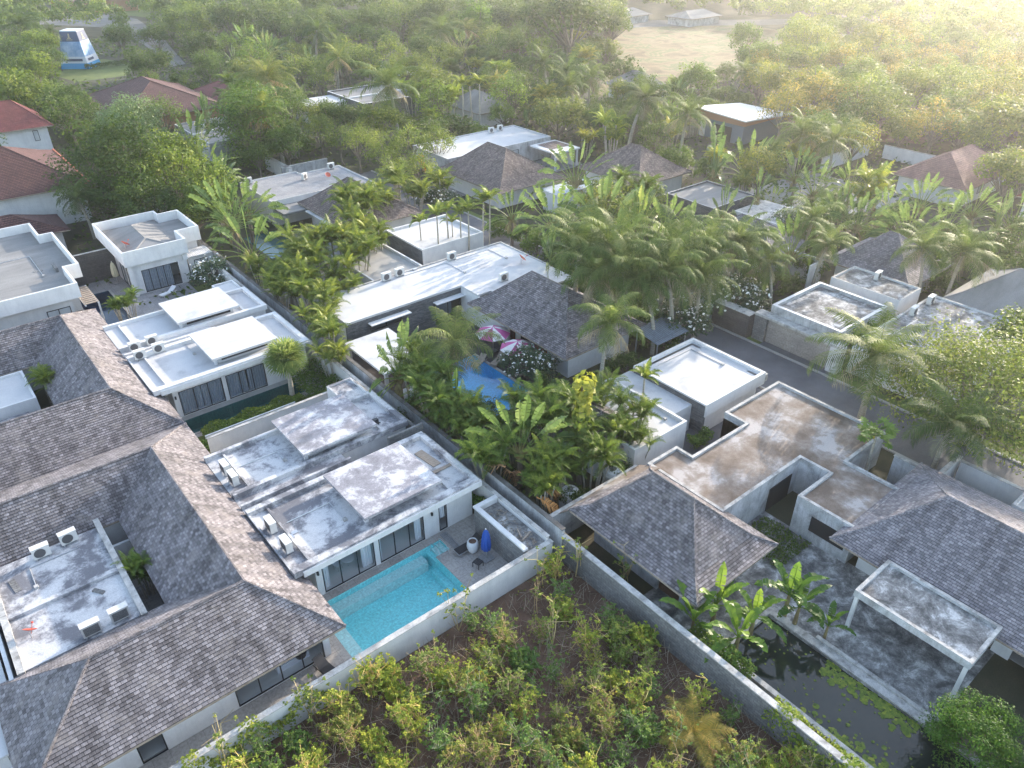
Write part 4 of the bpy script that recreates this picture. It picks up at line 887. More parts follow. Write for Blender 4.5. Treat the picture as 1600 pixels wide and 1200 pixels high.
b = MB(); b.box(85.2, 92.0, 50.3, 56.9, 2.75, 3.05); b.build('roof_slab', M['coping'], t)
b = MB(); b.box(85.0, 85.2, 50.1, 57.1, 2.7, 3.12); b.build('fascia', M['white'], t)
for x, y in ((85.3, 50.5), (85.3, 56.2), (91.7, 50.5)): b = MB(); b.box(x-.12, x+.12, y-.12, y+.12, 0, 2.75); b.build('post', M['white'], t)
b = MB(); b.box(91.0, 91.2, 50.6, 56.9, 0, 2.6); b.build('back_wall', M['white'], t)
t = thing('dark_roof_house', 'flat dark roofed house with stone sides above the palm crowns', 'house', (86, 62, 0))
flat_block(t, rect(82.5, 91.5, 58.3, 66.5), 0, 3.3, 3.55, .2, 'stone', 'greyroof', 'coping')
t = thing('small_hip_roof', 'narrow shingle roof slope below the white framed carport', 'roof', (80, 52, 0))
hip(t, 75.5, 84.0, 44.5, 56.0, 2.6, 5.2, 'y', 49, 52, m='shingle2'); b = MB(); b.box(76.5, 83, 45.5, 55, 0, 2.7); b.build('wall', M['white'], t)
t = thing('striped_roof_shed', 'white striped corrugated shed roof among the palms', 'shed', (75, 78, 0))
b = MB(); b.box(71.2, 79.3, 76.6, 80.2, 2.85, 2.98); b.build('roof', M['corr'], t); b = MB(); b.box(71.6, 79, 76.9, 80, 0, 2.85); b.build('wall', M['white'], t)
t = thing('thatched_pavilion', 'brown hip roof left of centre, in front of the bright white flat roof', 'house', (72, 90, 0))
hip(t, 65.5, 78.5, 82.5, 98.0, 2.9, 6.8, 'y', 89, 93.5, m='thatch'); b = MB(); b.box(66.8, 77.2, 84, 96.6, 0, 3.0); b.build('wall', M['white'], t)
t = thing('thatched_pavilion', 'brown peaked roof right of the small white canopy among the palms', 'house', (89, 78, 0))
hip(t, 83, 95, 72, 85, 2.9, 6.6, 'y', 77.5, 79.5, m='thatch'); b = MB(); b.box(84, 94, 73, 84, 0, 3.0); b.build('wall', M['white'], t)
t = thing('white_roof_house', 'bright white flat-roofed house with grey walls beyond the brown hip roof', 'house', (79, 104, 0))
flat_block(t, rect(68.5, 90.3, 99.3, 109.5), 0, 3.4, 3.55, .2, 'oldwall', 'whiteroof', 'white'); window(t, '-y', 80, 83, 99.3, .1, 2.6, 2, proud=.05, back='curtain')
ac(84.0, 108.0, 3.42, 0, 'left one of the two air conditioners on the far bright white roof'); ac(86.2, 108.3, 3.42, 0, 'right one of the two air conditioners on the far bright white roof')
t = thing('white_canopy', 'small white canopy slab with brown leaves on it beside the far bright white roof', 'canopy', (87.5, 95.5, 0))
b = MB(); b.box(85, 90.6, 92.2, 98.6, 2.8, 3.05); b.build('roof_slab', M['white'], t); b = MB(); b.box(86, 90.2, 94.2, 98, 3.054, 3.08); b.build('leaf_litter', M['thatch'], t)
for x in (85.3, 90.2): b = MB(); b.box(x-.12, x+.12, 92.4, 92.65, 0, 2.8); b.build('post', M['white'], t)
b = MB(); b.box(89.8, 90.0, 93, 98.5, 0, 2.8); b.build('back_wall', M['white'], t)
# second compound behind the long white roof
t = thing('square_garage', 'square white rimmed flat roof behind the row of thin palms', 'garage', (49.5, 75.5, 0))
flat_block(t, rect(45.0, 54.0, 71.3, 79.5), 0, 3.1, 3.4, .22, 'white', 'whiteroof', 'white'); b = MB(); b.box(44.95, 45.0, 71.4, 79.4, .5, 3.2); b.build('stone_face', M['stone'], t)
t = thing('square_garage', 'low pale flat roof beside the areca palms, left of the square white rimmed roof', 'garage', (40.5, 73, 0))
flat_block(t, rect(36.5, 43.0, 67.6, 77.0), 0, 2.7, 3.0, .2, 'white', 'concpath', 'white')
t = thing('flat_roof_villa', 'grey white stepped flat-roofed villa behind the hip roof, left of centre', 'house', (46, 102, 0))
flat_block(t, [(38.4,98.2),(46.3,98.2),(46.3,97.2),(53.8,97.2),(53.8,107.6),(47.2,107.6),(47.2,109),(38.4,109)], 0, 3.35, 3.5, .2, 'white', 'greypave', 'coping')
b = MB(); b.box(38.4, 43.6, 94.6, 98.15, 2.5, 2.75); b.build('terrace_slab', M['greyroof'], t); b = MB(); b.box(38.6, 38.9, 94.8, 95.1, 0, 2.5); b.build('post', M['coping'], t)
ac(46.5, 104.6, 3.38, .6, 'left air conditioner on the grey white stepped villa roof'); ac(52.0, 106.8, 3.38, 0, 'right air conditioner on the grey white stepped villa roof'); ac(39.3, 107.8, 3.38, 0, 'air conditioner at the left end of the grey white stepped villa roof')
dish(49.5, 103.0, 3.36, 0, 'small red satellite dish on the grey white stepped villa roof', .8)
t = thing('shingle_pavilion', 'grey shingle hip roof left of centre, above the small teal pool', 'house', (47.3, 90, 0))
hip(t, 41.6, 53.0, 83.0, 97.0, 3.0, 6.5, 'y', 88.5, 92.5, m='thatch'); b = MB(); b.box(42.8, 51.8, 84.2, 95.8, 0, 3.1); b.build('wall', M['white'], t); b = MB(); b.box(41.2, 42.0, 83.2, 94, 2.6, 2.75); b.build('side_slab', M['whiteroof'], t)
# far houses
t = thing('shed_roof_house', 'slate blue house with a bright pale shed roof and tan fascia at the wood edge', 'house', (129, 87, 0))
b = MB(); b.box(122.3, 135.0, 82.5, 92.5, 0, 3.4, skip='t'); b.build('wall', M['slate'], t)
b = MB(); q0, q1, q2, q3 = (121.3,81.6,4.6), (136,81.6,3.8), (136,93.6,3.8), (121.3,93.6,5.2)
b.face([q0,q1,q2,q3]); L_ = lambda p, d=.22: (p[0],p[1],p[2]-d)
for p, q in ((q0,q1),(q1,q2),(q2,q3),(q3,q0)): b.face([L_(p),L_(q),q,p])
b.face([L_(q3),L_(q2),L_(q1),L_(q0)]); b.build('roof', M['paleroof'], t)
b = MB(); p0, p1, p2 = (122.0,82.2,3.4), (122.0,93.0,3.4), (135.2,82.2,3.4)
b.face([p1,p0,(122,82.2,4.4),(122,93,4.98)]); b.face([p0,p2,(135.2,82.2,3.6),(122,82.2,4.4)]); b.face([p1,(122,93,4.98),(135.2,93,3.7),(135.2,93,3.4)]); b.face([p2,(135.2,93,3.4),(135.2,93,3.7),(135.2,82.2,3.6)]); b.face([p0,p1,(135.2,93,3.4),p2]); b.build('fascia', M['tan'], t)
b = MB(); b.box(122.24, 122.3, 85.0, 89.0, 0, 2.7); b.build('opening', M['dark'], t); b = MB(); b.box(122.22, 122.3, 91.0, 92.2, 0, 2.6); b.build('door', M['white'], t)
def tiled_house(label, x0, x1, y0, y1, zw, ze, zr, axis, a, b_, m, wallm='white', c=None, name='tiled_roof_house'):
    t = thing(name, label, 'house', ((x0+x1)/2, (y0+y1)/2, 0)); b = MB(); b.box(x0+.9, x1-.9, y0+.9, y1-.9, 0, zw); b.build('wall', M[wallm], t)
    hip(t, x0, x1, y0, y1, ze, zr, axis, a, b_, c, m=m, flare=.1); return t
t = tiled_house('house with a faded red hip roof beyond the white far wall', 117.5, 134.5, 40.8, 52.0, 3.1, 3.0, 6.4, 'x', 122.5, 129.5, 'pinkroof')
window(t, '-y', 124, 126, 41.7, 1, 2.4, 2, proud=.05, back='curtain'); window(t, '-y', 130, 131.5, 41.7, .2, 2.5, 1, proud=.05, back='curtain')
tiled_house('pinkish roofed house cut by the right edge', 121, 134, 25, 35.5, 3.1, 3.0, 6.2, 'x', 126, 130, 'redroof')
t = tiled_house('two-storey white house with a deep red hip roof at the far left edge', -2, 23.6, 150, 164, 6.2, 6.2, 9.6, 'x', 4, 19.5, 'redroof')
window(t, '-y', 20.4, 21.2, 150.9, 3.9, 5.6, 1, proud=.05, back='dark')
b = MB(); b.tube((-2,150,6.35),(-2,164,6.35),.12); b.build('ridge_trim', M['orange'], t)
t = tiled_house('two-storey white house with a maroon tiled roof at the left edge', -6, 20.6, 116.5, 138, 5.2, 5.1, 9.2, 'x', 2, 13, 'maroon')
b = MB(); b.tube((20.6,116.5,5.2),(20.6,138,5.2),.16); b.tube((20.6,116.5,5.2),(19.2,117.2,5.2),.2); b.build('ridge_trim', M['orange'], t)
tiled_house('low maroon porch roof in front of the maroon roofed house', 2, 15, 106.5, 113.5, 2.9, 2.8, 5.0, 'x', 6, 9.5, 'maroon', name='porch')
tiled_house('brown tiled bungalow beyond the cream tipped round tree', 36.5, 57, 160, 188, 3.0, 3.0, 7.2, 'y', 172, 178, 'maroon', 'tan')
tiled_house('small orange red roof right of the brown bungalow', 58, 66, 166, 182, 2.6, 2.6, 4.6, 'y', 171, 177, 'redroof', 'tan')
t = thing('grey_flat_house', 'grey flat roof with white beams left of the layered tree', 'house', (47, 143, 0))
flat_block(t, rect(43, 52.5, 133, 150), 0, 3.1, 3.35, .2, 'oldwall', 'greyroof', 'white'); b = MB(); b.box(43.3, 52.3, 141, 141.4, 3.104, 3.3); b.box(47, 47.4, 141.4, 149.7, 3.104, 3.3); b.build('beam', M['white'], t)
t = thing('grey_flat_house', 'grey flat-roofed house with a white roof grid in the upper middle', 'house', (85, 149, 0))
flat_block(t, rect(77.5, 93.5, 141, 156.5), 0, 3.4, 3.7, .3, 'stone', 'greyroof', 'white'); b = MB(); b.box(78, 93.2, 148, 148.5, 3.404, 3.65); b.box(85, 85.5, 141.4, 148, 3.404, 3.65); b.build('beam', M['white'], t)
b = MB(); b.box(68, 77.45, 148, 155, 0, 3.2); b.build('wing', M['whiteroof'], t)
for (x0, x1, y0, y1, l, mm) in ((*sorted((P(925,125,3)[0], P(925,125,3)[0]+9)), 116, 128, 'dark grey roof slope tucked below the big round tree', 'greyroof'), (108, 118, 176, 188, 'grey thatch roof in the upper middle right of the flat grey house', 'thatch'), (92, 101, 122, 134, 'grey peaked roof behind the three thin palms', 'greyroof')):
    tiled_house(l, x0, x1, y0, y1, 3, 2.9, 5.8, 'y', (y0+y1)/2-1.5, (y0+y1)/2+1.5, mm)
for u, v, l in ((1085, 18, 'long pale roof at the top edge right of the field road'), (975, 16, 'grey roof at the top edge left of the field road')):
    x, y = P(u, v, 4); tiled_house(l, x-9, x+9, y-6, y+6, 2.6, 2.6, 4.6, 'x', x-5, x+5, 'greyroof', 'oldwall')
x, y = P(120, 3, 4); tiled_house('red brick house at the upper left edge beyond the roadway lawn', x-8, x+22, y-6, y+12, 5, 5, 8, 'x', x, x+14, 'pinkroof', 'tan')
for u, v, l in ((30, 118, 'grey roof corner at the far left below the tree line'),):
    x, y = P(u, v, 3); tiled_house(l, x-16, x-6, y-6, y+6, 3, 3, 5.5, 'y', y-2, y+2, 'greyroof')
# tapered printed sign tower
tx, ty = P(140, 108); H_ = 9.2
t = thing('sign_tower', 'tapering blue and white printed advertising tower on the far left lawn', 'billboard', (tx, ty, 0), math.radians(52)); GX, GY = tx, ty; tx = ty = 0.0
def frus(b, z0, z1, m, off=0.0):
    W0, W1, D = 7.4, 4.3, 0
    def cr(z):
        k = z/H_; h = W0*(1-k)+W1*k; g = (W0-h)*.5
        return [(tx+g-off, ty+g-off, z), (tx+g+h+off, ty+g-off, z), (tx+g+h+off, ty+g+h+off, z), (tx+g-off, ty+g+h+off, z)]
    A, B = cr(z0), cr(z1)
    for i in range(4): b.face([A[i], A[(i+1)%4], B[(i+1)%4], B[i]], m)
    b.face(B, m)
M['skyprint'] = mat_noise('printed sky panel', [(.35, (.10,.24,.46)), (.6, (.50,.62,.78))], .25, 4, .6, fine=0, bs=0)
M['blueband'] = mat_plain('bright blue band', (.03,.30,.62), .6); M['whiteband'] = mat_plain('white print band', (.62,.66,.74), .6)
for (z0, z1, m, nm) in ((0, 1.4, 'blueband', 'printed_panel'), (1.4, 3.0, 'whiteband', 'printed_panel'), (3.0, 6.6, 'skyprint', 'printed_panel'), (6.6, 9.0, 'navy', 'printed_panel'), (9.0, 9.2, 'whiteband', 'top_trim')):
    b = MB(); frus(b, z0, z1, 0); b.build(nm, M[m], t, (0,0,0))
b = MB(); k = lambda z: (7.4-(7.4*(1-z/H_)+4.3*z/H_))*.5
for (u0, u1, z0, z1) in ((1.3, 5.6, 1.9, 2.5),):
    g = k(z0)
    b.face([(tx+g-.08, ty+u1, z0), (tx+g-.08, ty+u0, z0), (tx+k(z1)-.08, ty+u0, z1), (tx+k(z1)-.08, ty+u1, z1)]); b.face([(tx+u0, ty+g-.08, z0), (tx+u1-1, ty+g-.08, z0), (tx+u1-1, ty+k(z1)-.08, z1), (tx+u0, ty+k(z1)-.08, z1)])
b.build('lettering', M['navy'], t, (0,0,0))
b = MB()
for (u0, u1, z0, z1) in ((3.2, 4.2, 7.3, 7.5), (3.5, 3.9, 7.5, 8.5), (2.9, 4.5, 6.95, 7.1)):
    g, g1 = k(z0), k(z1)
    b.face([(tx+g-.08, ty+u1, z0), (tx+g-.08, ty+u0, z0), (tx+g1-.08, ty+u0, z1), (tx+g1-.08, ty+u1, z1)]); b.face([(tx+u0, ty+g-.08, z0), (tx+u1, ty+g-.08, z0), (tx+u1, ty+g1-.08, z1), (tx+u0, ty+g1-.08, z1)])
b.build('emblem', M['gold'], t, (0,0,0))

tx, ty = GX, GY
# ================= vegetation =================
def qmesh(name, V, F, tint, mats, midx=None, smooth=False):
    """V (n,3), F (m,4) quads, tint (m,)"""
    V = np.asarray(V, np.float32); F = np.asarray(F, np.int32); m = len(F)
    me = bpy.data.meshes.new(name); me.vertices.add(len(V)); me.vertices.foreach_set('co', V.ravel())
    me.loops.add(m*4); me.loops.foreach_set('vertex_index', F.ravel()); me.polygons.add(m)
    me.polygons.foreach_set('loop_start', np.arange(0, m*4, 4, dtype=np.int32))
    for x in (mats if isinstance(mats, list) else [mats]): me.materials.append(x)
    a = me.attributes.new('tint', 'FLOAT', 'FACE'); a.data.foreach_set('value', np.clip(np.asarray(tint, np.float32), 0, 1))
    if midx is not None: me.polygons.foreach_set('material_index', np.asarray(midx, np.int32))
    if smooth: me.polygons.foreach_set('use_smooth', np.ones(m, bool))
    me.update(calc_edges=True); return me
class Q:
    def __init__(s): s.V = []; s.F = []; s.T = []; s.n = 0
    def add(s, V, F, T):
        V = np.asarray(V, float).reshape(-1, 3); F = np.asarray(F, int).reshape(-1, 4)
        s.V.append(V); s.F.append(F+s.n); s.T.append(np.broadcast_to(np.asarray(T, float), (len(F),))); s.n += len(V)
    def mesh(s, name, mats): return qmesh(name, np.concatenate(s.V), np.concatenate(s.F), np.concatenate(s.T), mats)
def unit(a): return a/np.maximum(np.linalg.norm(a, axis=-1, keepdims=True), 1e-9)
def leaf_quads(q, C, Nn, size, T, R, asp=.5):
    """diamond leaves at C facing Nn"""
    n = len(C); t = unit(np.cross(Nn, R.normal(size=(n, 3)))); b = np.cross(Nn, t); size = np.broadcast_to(size, (n,))[:, None]
    V = np.stack([C-t*size*.5, C+b*size*asp*.5, C+t*size*.5, C-b*size*asp*.5], 1).reshape(-1, 3)
    q.add(V, np.arange(n*4).reshape(-1, 4), T)
def tubeq(q, pts, rad, n=6, T=.5):
    pts = np.asarray(pts, float); rad = np.broadcast_to(np.asarray(rad, float), (len(pts),)); V = []
    for i, p in enumerate(pts):
        d = unit(pts[min(i+1, len(pts)-1)]-pts[max(i-1, 0)]); a = unit(np.cross(d, [0.3, .9, .1] if abs(d[1]) < .9 else [1., 0, 0])); b = np.cross(d, a)
        for k in range(n):
            t = 2*math.pi*k/n; V.append(p+(a*math.cos(t)+b*math.sin(t))*rad[i])
    F = [(i*n+k, i*n+(k+1) % n, (i+1)*n+(k+1) % n, (i+1)*n+k) for i in range(len(pts)-1) for k in range(n)]
    q.add(V, F, T)
def curve_pts(p0, p1, bend, n=5):
    p0, p1, bend = np.array(p0, float), np.array(p1, float), np.array(bend, float)
    return [p0+(p1-p0)*t+bend*4*t*(1-t) for t in np.linspace(0, 1, n)]
PROTO = {}
def proto(key, parts, h):
    """parts: list of (name, mesh); h: nominal height; stored for copying"""
    PROTO.setdefault(key, []).append((parts, h))
# ---- broadleaf crowns ----
def make_tree(key, seed, H=8.0, R_=3.6, zc=.62, squash=.75, nb=42, nl=75, leaf=.36, asp=.6, m='leaf', layered=False, openness=.0, trunk_r=.2, bark='bark', flowers=0, multi=1, tb=0.0, bottom=-.35):
    R = np.random.default_rng(seed); q = Q(); tq = Q()
    cz = H*zc; hz_ = (H-cz)
    Bc = []
    while len(Bc) < nb:
        d = unit(R.normal(size=3))
        if d[2] < bottom: continue
        rr = R.uniform(.45, .92); p = np.array([d[0]*R_*rr, d[1]*R_*rr, cz+d[2]*hz_*rr*(1 if d[2] > 0 else 1.1)])
        if layered: p[2] = round((p[2]-cz)/(H*.085))*H*.085+cz+R.normal()*.05*H*.3
        Bc.append(p)
    for p in Bc:
        rb = R_*R.uniform(.20, .36)*(1.15 if layered else 1); n = int(nl*R.uniform(.7, 1.3)); bt = R.normal()*.16
        d = unit(R.normal(size=(n, 3))); rad = R.uniform(.55, 1.08, size=(n, 1))
        sq = .28 if layered else squash
        C = p+d*rad*rb*np.array([1, 1, sq]); Nn = unit(d*.75+R.normal(size=(n, 3))*.42+np.array([0, 0, .6 if not layered else 1.2]))
        T = .42+bt+tb+R.normal(size=n)*.11
        leaf_quads(q, C, Nn, leaf*R.uniform(.6, 1.3, n), T, R, asp)
    base = np.array([0, 0, 0.0])
    for k in range(multi):
        off = np.array([R.normal()*.25*(multi > 1), R.normal()*.25*(multi > 1), 0]); top = np.array([R.normal()*.4, R.normal()*.4, cz-.1*H])
        fork = np.array([top[0]*.4, top[1]*.4, max(.8, (cz-hz_*.4)*.55)])
        tubeq(tq, curve_pts(off, fork, R.normal(size=3)*.12, 4), np.linspace(trunk_r, trunk_r*.75, 4))
        for j in range(0, len(Bc), max(1, int(3*multi))):
            tp = Bc[(j+k) % len(Bc)]; tubeq(tq, curve_pts(fork, tp, np.array([0, 0, -.25])*R.uniform(.2, 1), 4), np.linspace(trunk_r*.5, .03, 4), 5)
    parts = [('trunk', tq.mesh(key+'_trunk', M[bark])), ('crown', q.mesh(key+'_crown', M[m]))]
    if flowers:
        f = Q(); A = np.array(Bc); idx = R.integers(0, len(A), flowers); d = unit(R.normal(size=(flowers, 3))+np.array([0, 0, .8])); C = A[idx]+d*R_*.34*np.array([1, 1, .8])
        for _ in range(3): leaf_quads(f, C+R.normal(size=C.shape)*.06, unit(d+R.normal(size=d.shape)*.6), .20, .5, R, .9)
        parts.append(('blossom', f.mesh(key+'_blossom', M['blossom'])))
    proto(key, parts, H)
for s in range(4): make_tree('broadleaf', 10+s, H=8, R_=3.7, nb=46, nl=80, leaf=.34)
for s in range(3): make_tree('loose', 20+s, H=9, R_=3.6, nb=48, nl=42, leaf=.30, openness=1, squash=.8, multi=2, trunk_r=.16, tb=.1)
for s in range(3): make_tree('bushy', 30+s, H=5.2, R_=2.8, zc=.45, nb=40, nl=80, leaf=.30, bottom=-.7, trunk_r=.12)
for s in range(2): make_tree('frangipani', 40+s, H=4.2, R_=2.7, zc=.5, squash=.7, nb=46, nl=60, leaf=.34, asp=.42, m='frang', trunk_r=.16, flowers=110, bottom=-.3)
for s in range(2): make_tree('layered', 50+s, H=14, R_=6.6, zc=.42, nb=170, nl=105, leaf=.36, layered=True, trunk_r=.35, bottom=-.75)
make_tree('spreading', 60, H=9.5, R_=7.5, zc=.52, squash=.6, nb=150, nl=130, leaf=.26, asp=.5, trunk_r=.38, multi=2, bark='palebark', bottom=-.5, tb=.12)
make_tree('creamtip', 62, H=10, R_=5.6, zc=.45, nb=120, nl=100, leaf=.34, m='frang', tb=.12, bottom=-.5)
make_tree('feathery', 64, H=4.6, R_=3.0, zc=.4, nb=90, nl=190, leaf=.20, asp=.35, bottom=-.7)
def bare_tree(key, seed, H=8):
    R = np.random.default_rng(seed); q = Q()
    def grow(p, d, l, r, lv):
        e = p+d*l; tubeq(q, [p, (p+e)/2+R.normal(size=3)*l*.05, e], [r, r*.8, r*.6], 4, R.uniform(.2, .9))
        if lv == 0: return
        for _ in range(3 if lv > 1 else 4): grow(e-d*l*R.uniform(0, .35), unit(d+R.normal(size=3)*.62+np.array([0, 0, .15])), l*R.uniform(.6, .85), r*.58, lv-1)
    grow(np.zeros(3), np.array([0, 0, 1.]), H*.25, .16, 5); proto(key, [('trunk', q.mesh(key+'_branches', M['twig']))], H)
bare_tree('bare', 70)
# ---- palms ----
def frond(q, R, origin, az, el0, L, droop, ns, ll, lw, vee=.45, hang=.55, T0=.45, rr=.035, twist=0.0, ragged=.12):
    """feather frond: curved midrib with leaflets on both sides"""
    ca, sa = math.cos(az), math.sin(az); H_ = np.array([ca, sa, 0]); Z = np.array([0, 0, 1.]); side = np.array([-sa, ca, 0])
    pts = []; p = np.array(origin, float); el = el0; st = L/ns
    for i in range(ns+1):
        pts.append(p.copy()); d = H_*math.cos(el)+Z*math.sin(el); p = p+d*st; el -= droop/ns*(.35+1.3*i/ns)
    pts = np.array(pts); tubeq(q, pts[::max(1, ns//6)], np.linspace(rr, rr*.25, len(pts[::max(1, ns//6)])), 3, .95)
    t = np.arange(2, ns+1)/ns; A = pts[2:]; D = unit(pts[2:]-pts[1:-1]); Nup = unit(np.cross(D, side)*-1.0)
    Nup = np.where(Nup[:, 2:3] < 0, -Nup, Nup) if el0 < 1.3 else Nup
    prof = np.sin(np.clip(t*1.02, 0, 1)*math.pi*.86+.28)*.95+.12
    for sg in (-1, 1):
        n = len(A); ln = (ll*prof*(1+R.normal(size=n)*ragged))[:, None]
        dr = unit(side*sg*1.0+D*(.35+.5*t[:, None])+Nup*vee+R.normal(size=(n, 3))*.06)
        mid = A+dr*ln*.5; tip = A+dr*ln*.92-np.array([0, 0, 1])*ln*hang*R.uniform(.6, 1.2, (n, 1))
        wv = D*lw*.5
        V = np.stack([A-wv*.7, A+wv*.7, mid+wv, mid-wv, tip+wv*.25, tip-wv*.25], 1).reshape(-1, 3)
        b = np.arange(n)[:, None]*6; F = np.concatenate([b+np.array([[0, 1, 2, 3]]), b+np.array([[3, 2, 4, 5]])], 0)
        T = T0+R.normal(size=n)*.12; q.add(V, F, np.concatenate([T+.05, T-.03]))
def make_coconut(key, seed, H=7.5, L=4.6, nf=19, lean=.6, m='palm'):
    R = np.random.default_rng(seed); q = Q(); tq = Q(); a = R.uniform(0, 6.28)
    top = np.array([math.cos(a)*lean, math.sin(a)*lean, H]); tubeq(tq, curve_pts((0,0,0), top, (-math.cos(a)*lean*.3, -math.sin(a)*lean*.3, 0), 8), np.linspace(.24, .14, 8), 8)
    for k in range(nf):
        f = k/nf; frond(q, R, top+np.array([0, 0, R.uniform(-.1, .15)]), k*2.4+R.normal()*.15, 1.35-1.55*f+R.normal()*.1, L*R.uniform(.85, 1.1), 1.35+.6*f+R.normal()*.12, 44, L*.21, .07, T0=.62-.30*f+R.normal()*.05, vee=.25-.3*f, hang=.55)
    dq = Q()
    for k in range(5): frond(dq, R, top+np.array([0, 0, -.1]), R.uniform(0, 6.28), R.uniform(-1.0, -.25), L*R.uniform(.6, .85), .6, 26, L*.2, .06, T0=.5, vee=-.4, hang=.7)
    c = Q()
    for k in range(8):
        aa = R.uniform(0, 6.28); C = top+np.array([math.cos(aa)*.3, math.sin(aa)*.3, -.3+R.normal()*.08]); n_ = 6; rr = .13
        tubeq(c, [C+(0,0,-.15), C+(0,0,-.08), C+(0,0,.06), C+(0,0,.15)], [.03, rr, rr, .03], 6, .6)
    proto(key, [('trunk', tq.mesh(key+'_trunk', M['palebark'])), ('crown', q.mesh(key+'_crown', M[m])), ('dead_fronds', dq.mesh(key+'_dead', M['twig'])), ('coconuts', c.mesh(key+'_nuts', M['fanbase']))], H)
for s in range(5): make_coconut('coconut', 80+s, nf=[19, 16, 22, 14, 18][s], lean=[.6, 1.3, .3, .9, 1.6][s], L=[4.7, 4.2, 5.0, 4.4, 3.9][s])
def make_areca(key, seed, stems=8, H=4.2, L=1.95, thin=False, nf=8):
    R = np.random.default_rng(seed); q = Q(); tq = Q()
    for s in range(stems):
        a = R.uniform(0, 6.28); r = 0 if stems == 1 else R.uniform(.1, .75); h = H*R.uniform(.55, 1.0) if stems > 1 else H
        b0 = np.array([math.cos(a)*r, math.sin(a)*r, 0]); top = b0*(1.0+h*.22)+np.array([R.normal()*.1, R.normal()*.1, h])
        tubeq(tq, curve_pts(b0, top, -b0*.2, 6), np.linspace(.085 if not thin else .11, .05 if not thin else .075, 6), 6)
        tubeq(tq, [top-(0,0,.05), top+(0,0,.45)], [.075, .05], 6, .9)
        bt = R.normal()*.12
        for k in range(nf):
            f = k/nf; frond(q, R, top+np.array([0, 0, .4]), k*2.4+a+R.normal()*.2, 1.38-.85*f+R.normal()*.12, L*R.uniform(.8, 1.15), 1.45+R.normal()*.25, 30, L*.215, .05 if not thin else .07, vee=.75, hang=.25, T0=.60+bt-.30*f, rr=.022)
    proto(key, [('trunk', tq.mesh(key+'_trunk', M['palebark'])), ('crown', q.mesh(key+'_crown', M['areca']))], H)
for s in range(4): make_areca('areca', 90+s)
for s in range(2): make_areca('slender', 100+s, stems=1, H=5.2, L=1.75, thin=True, nf=10)
def blade(q, R, p0, d, nrm, L, W, ns=9, droop=.4, tear=.35, T0=.5, fold=.25, pale=.25):
    """big oblong leaf blade, folded along its midrib and torn at the margin"""
    p = np.array(p0, float); d = unit(np.array(d, float)); nrm = np.array(nrm, float); side = unit(np.cross(d, nrm)); st = L/ns; A = [p.copy()]
    for i in range(ns):
        d = unit(d+np.array([0, 0, -1])*droop/ns*(.4+1.2*i/ns)); p = p+d*st; A.append(p.copy())
    A = np.array(A); t = np.linspace(0, 1, ns+1); wd = W*.5*np.clip(np.sin(np.clip(t*.97+.03, 0, 1)*math.pi)**.55, .05, 1)
    tubeq(q, A[::3] if len(A[::3]) > 1 else A, .025, 3, 1.0)
    up = unit(np.cross(side, unit(A[-1]-A[0])))
    for sg in (-1, 1):
        for i in range(ns):
            g = st*R.uniform(0, tear)*unit(A[i+1]-A[i]); w0, w1 = wd[i], wd[i+1]; dz = R.normal()*.07*W
            e0 = A[i]+side*sg*w0+up*fold*w0+np.array([0, 0, dz]); e1 = A[i+1]-g+side*sg*w1+up*fold*w1+np.array([0, 0, dz+R.normal()*.03*W])
            q.add([A[i], A[i+1], e1, e0], [[0, 1, 2, 3]], T0+R.normal()*.09+(.06 if sg > 0 else -.04))
def make_ravenala(key, seed, H=3.2, nl=17, PL=2.3, BL=2.3, W=.62, dead=3):
    """traveller's palm: paddle leaves fanned in one plane on long stalks"""
    R = np.random.default_rng(seed); q = Q(); tq = Q(); fb = Q()
    tubeq(tq, [(0,0,0), (0.05,0,H*.5), (0,0,H)], [.26, .2, .22], 8); n = nl
    for k in range(n):
        a = math.radians(-84+168*k/(n-1)+R.normal()*3); tip = abs(a)
        ox = .55*math.sin(a)*.8; o = np.array([ox, R.normal()*.04, H+.35*math.cos(a)])
        d = np.array([math.sin(a), R.normal()*.09, math.cos(a)]); pl = PL*R.uniform(.85, 1.1)
        e = o+d*pl+np.array([0, 0, -.25*tip]); pts = curve_pts(o, e, np.array([0, 0, .14*tip]), 5); tubeq(q, pts, np.linspace(.075, .035, 5), 4, .80)
        dd = unit(np.array(pts[-1])-np.array(pts[-2])); nr = np.array([R.normal()*.25, 1.0, 0.0]) if R.random() < .5 else np.array([math.cos(a), .5*R.choice([-1, 1]), -math.sin(a)])
        blade(q, R, e, dd, nr, BL*R.uniform(.8, 1.12), W*R.uniform(.85, 1.15), droop=.35+.5*tip*R.uniform(.5, 1.3), tear=.45, T0=.5+R.normal()*.1-(.1*tip), fold=.3)
    tubeq(fb, [(0,0,H-.25), (0,0,H+.25)], [.3, .42], 8)
    for k in range(9):
        a = math.radians(-72+144*k/8); tubeq(fb, [(0.25*math.sin(a),0,H), (.85*math.sin(a),0,H+.85*math.cos(a))], [.12, .09], 5, .8)
    for k in range(dead):
        a = R.uniform(0, 6.28); p = np.array([math.cos(a)*.35, math.sin(a)*.2, H-.1]); blade(fb, R, p, [math.cos(a)*.6, math.sin(a)*.5, -.6], [math.cos(a), math.sin(a), .4], 1.7, .45, ns=6, droop=2.0, T0=.4)
    proto(key, [('trunk', tq.mesh(key+'_trunk', M['bark'])), ('leaf_fan', q.mesh(key+'_fan', M['rav'])), ('leaf_base', fb.mesh(key+'_base', M['fanbase']))], H+PL+BL*.7)
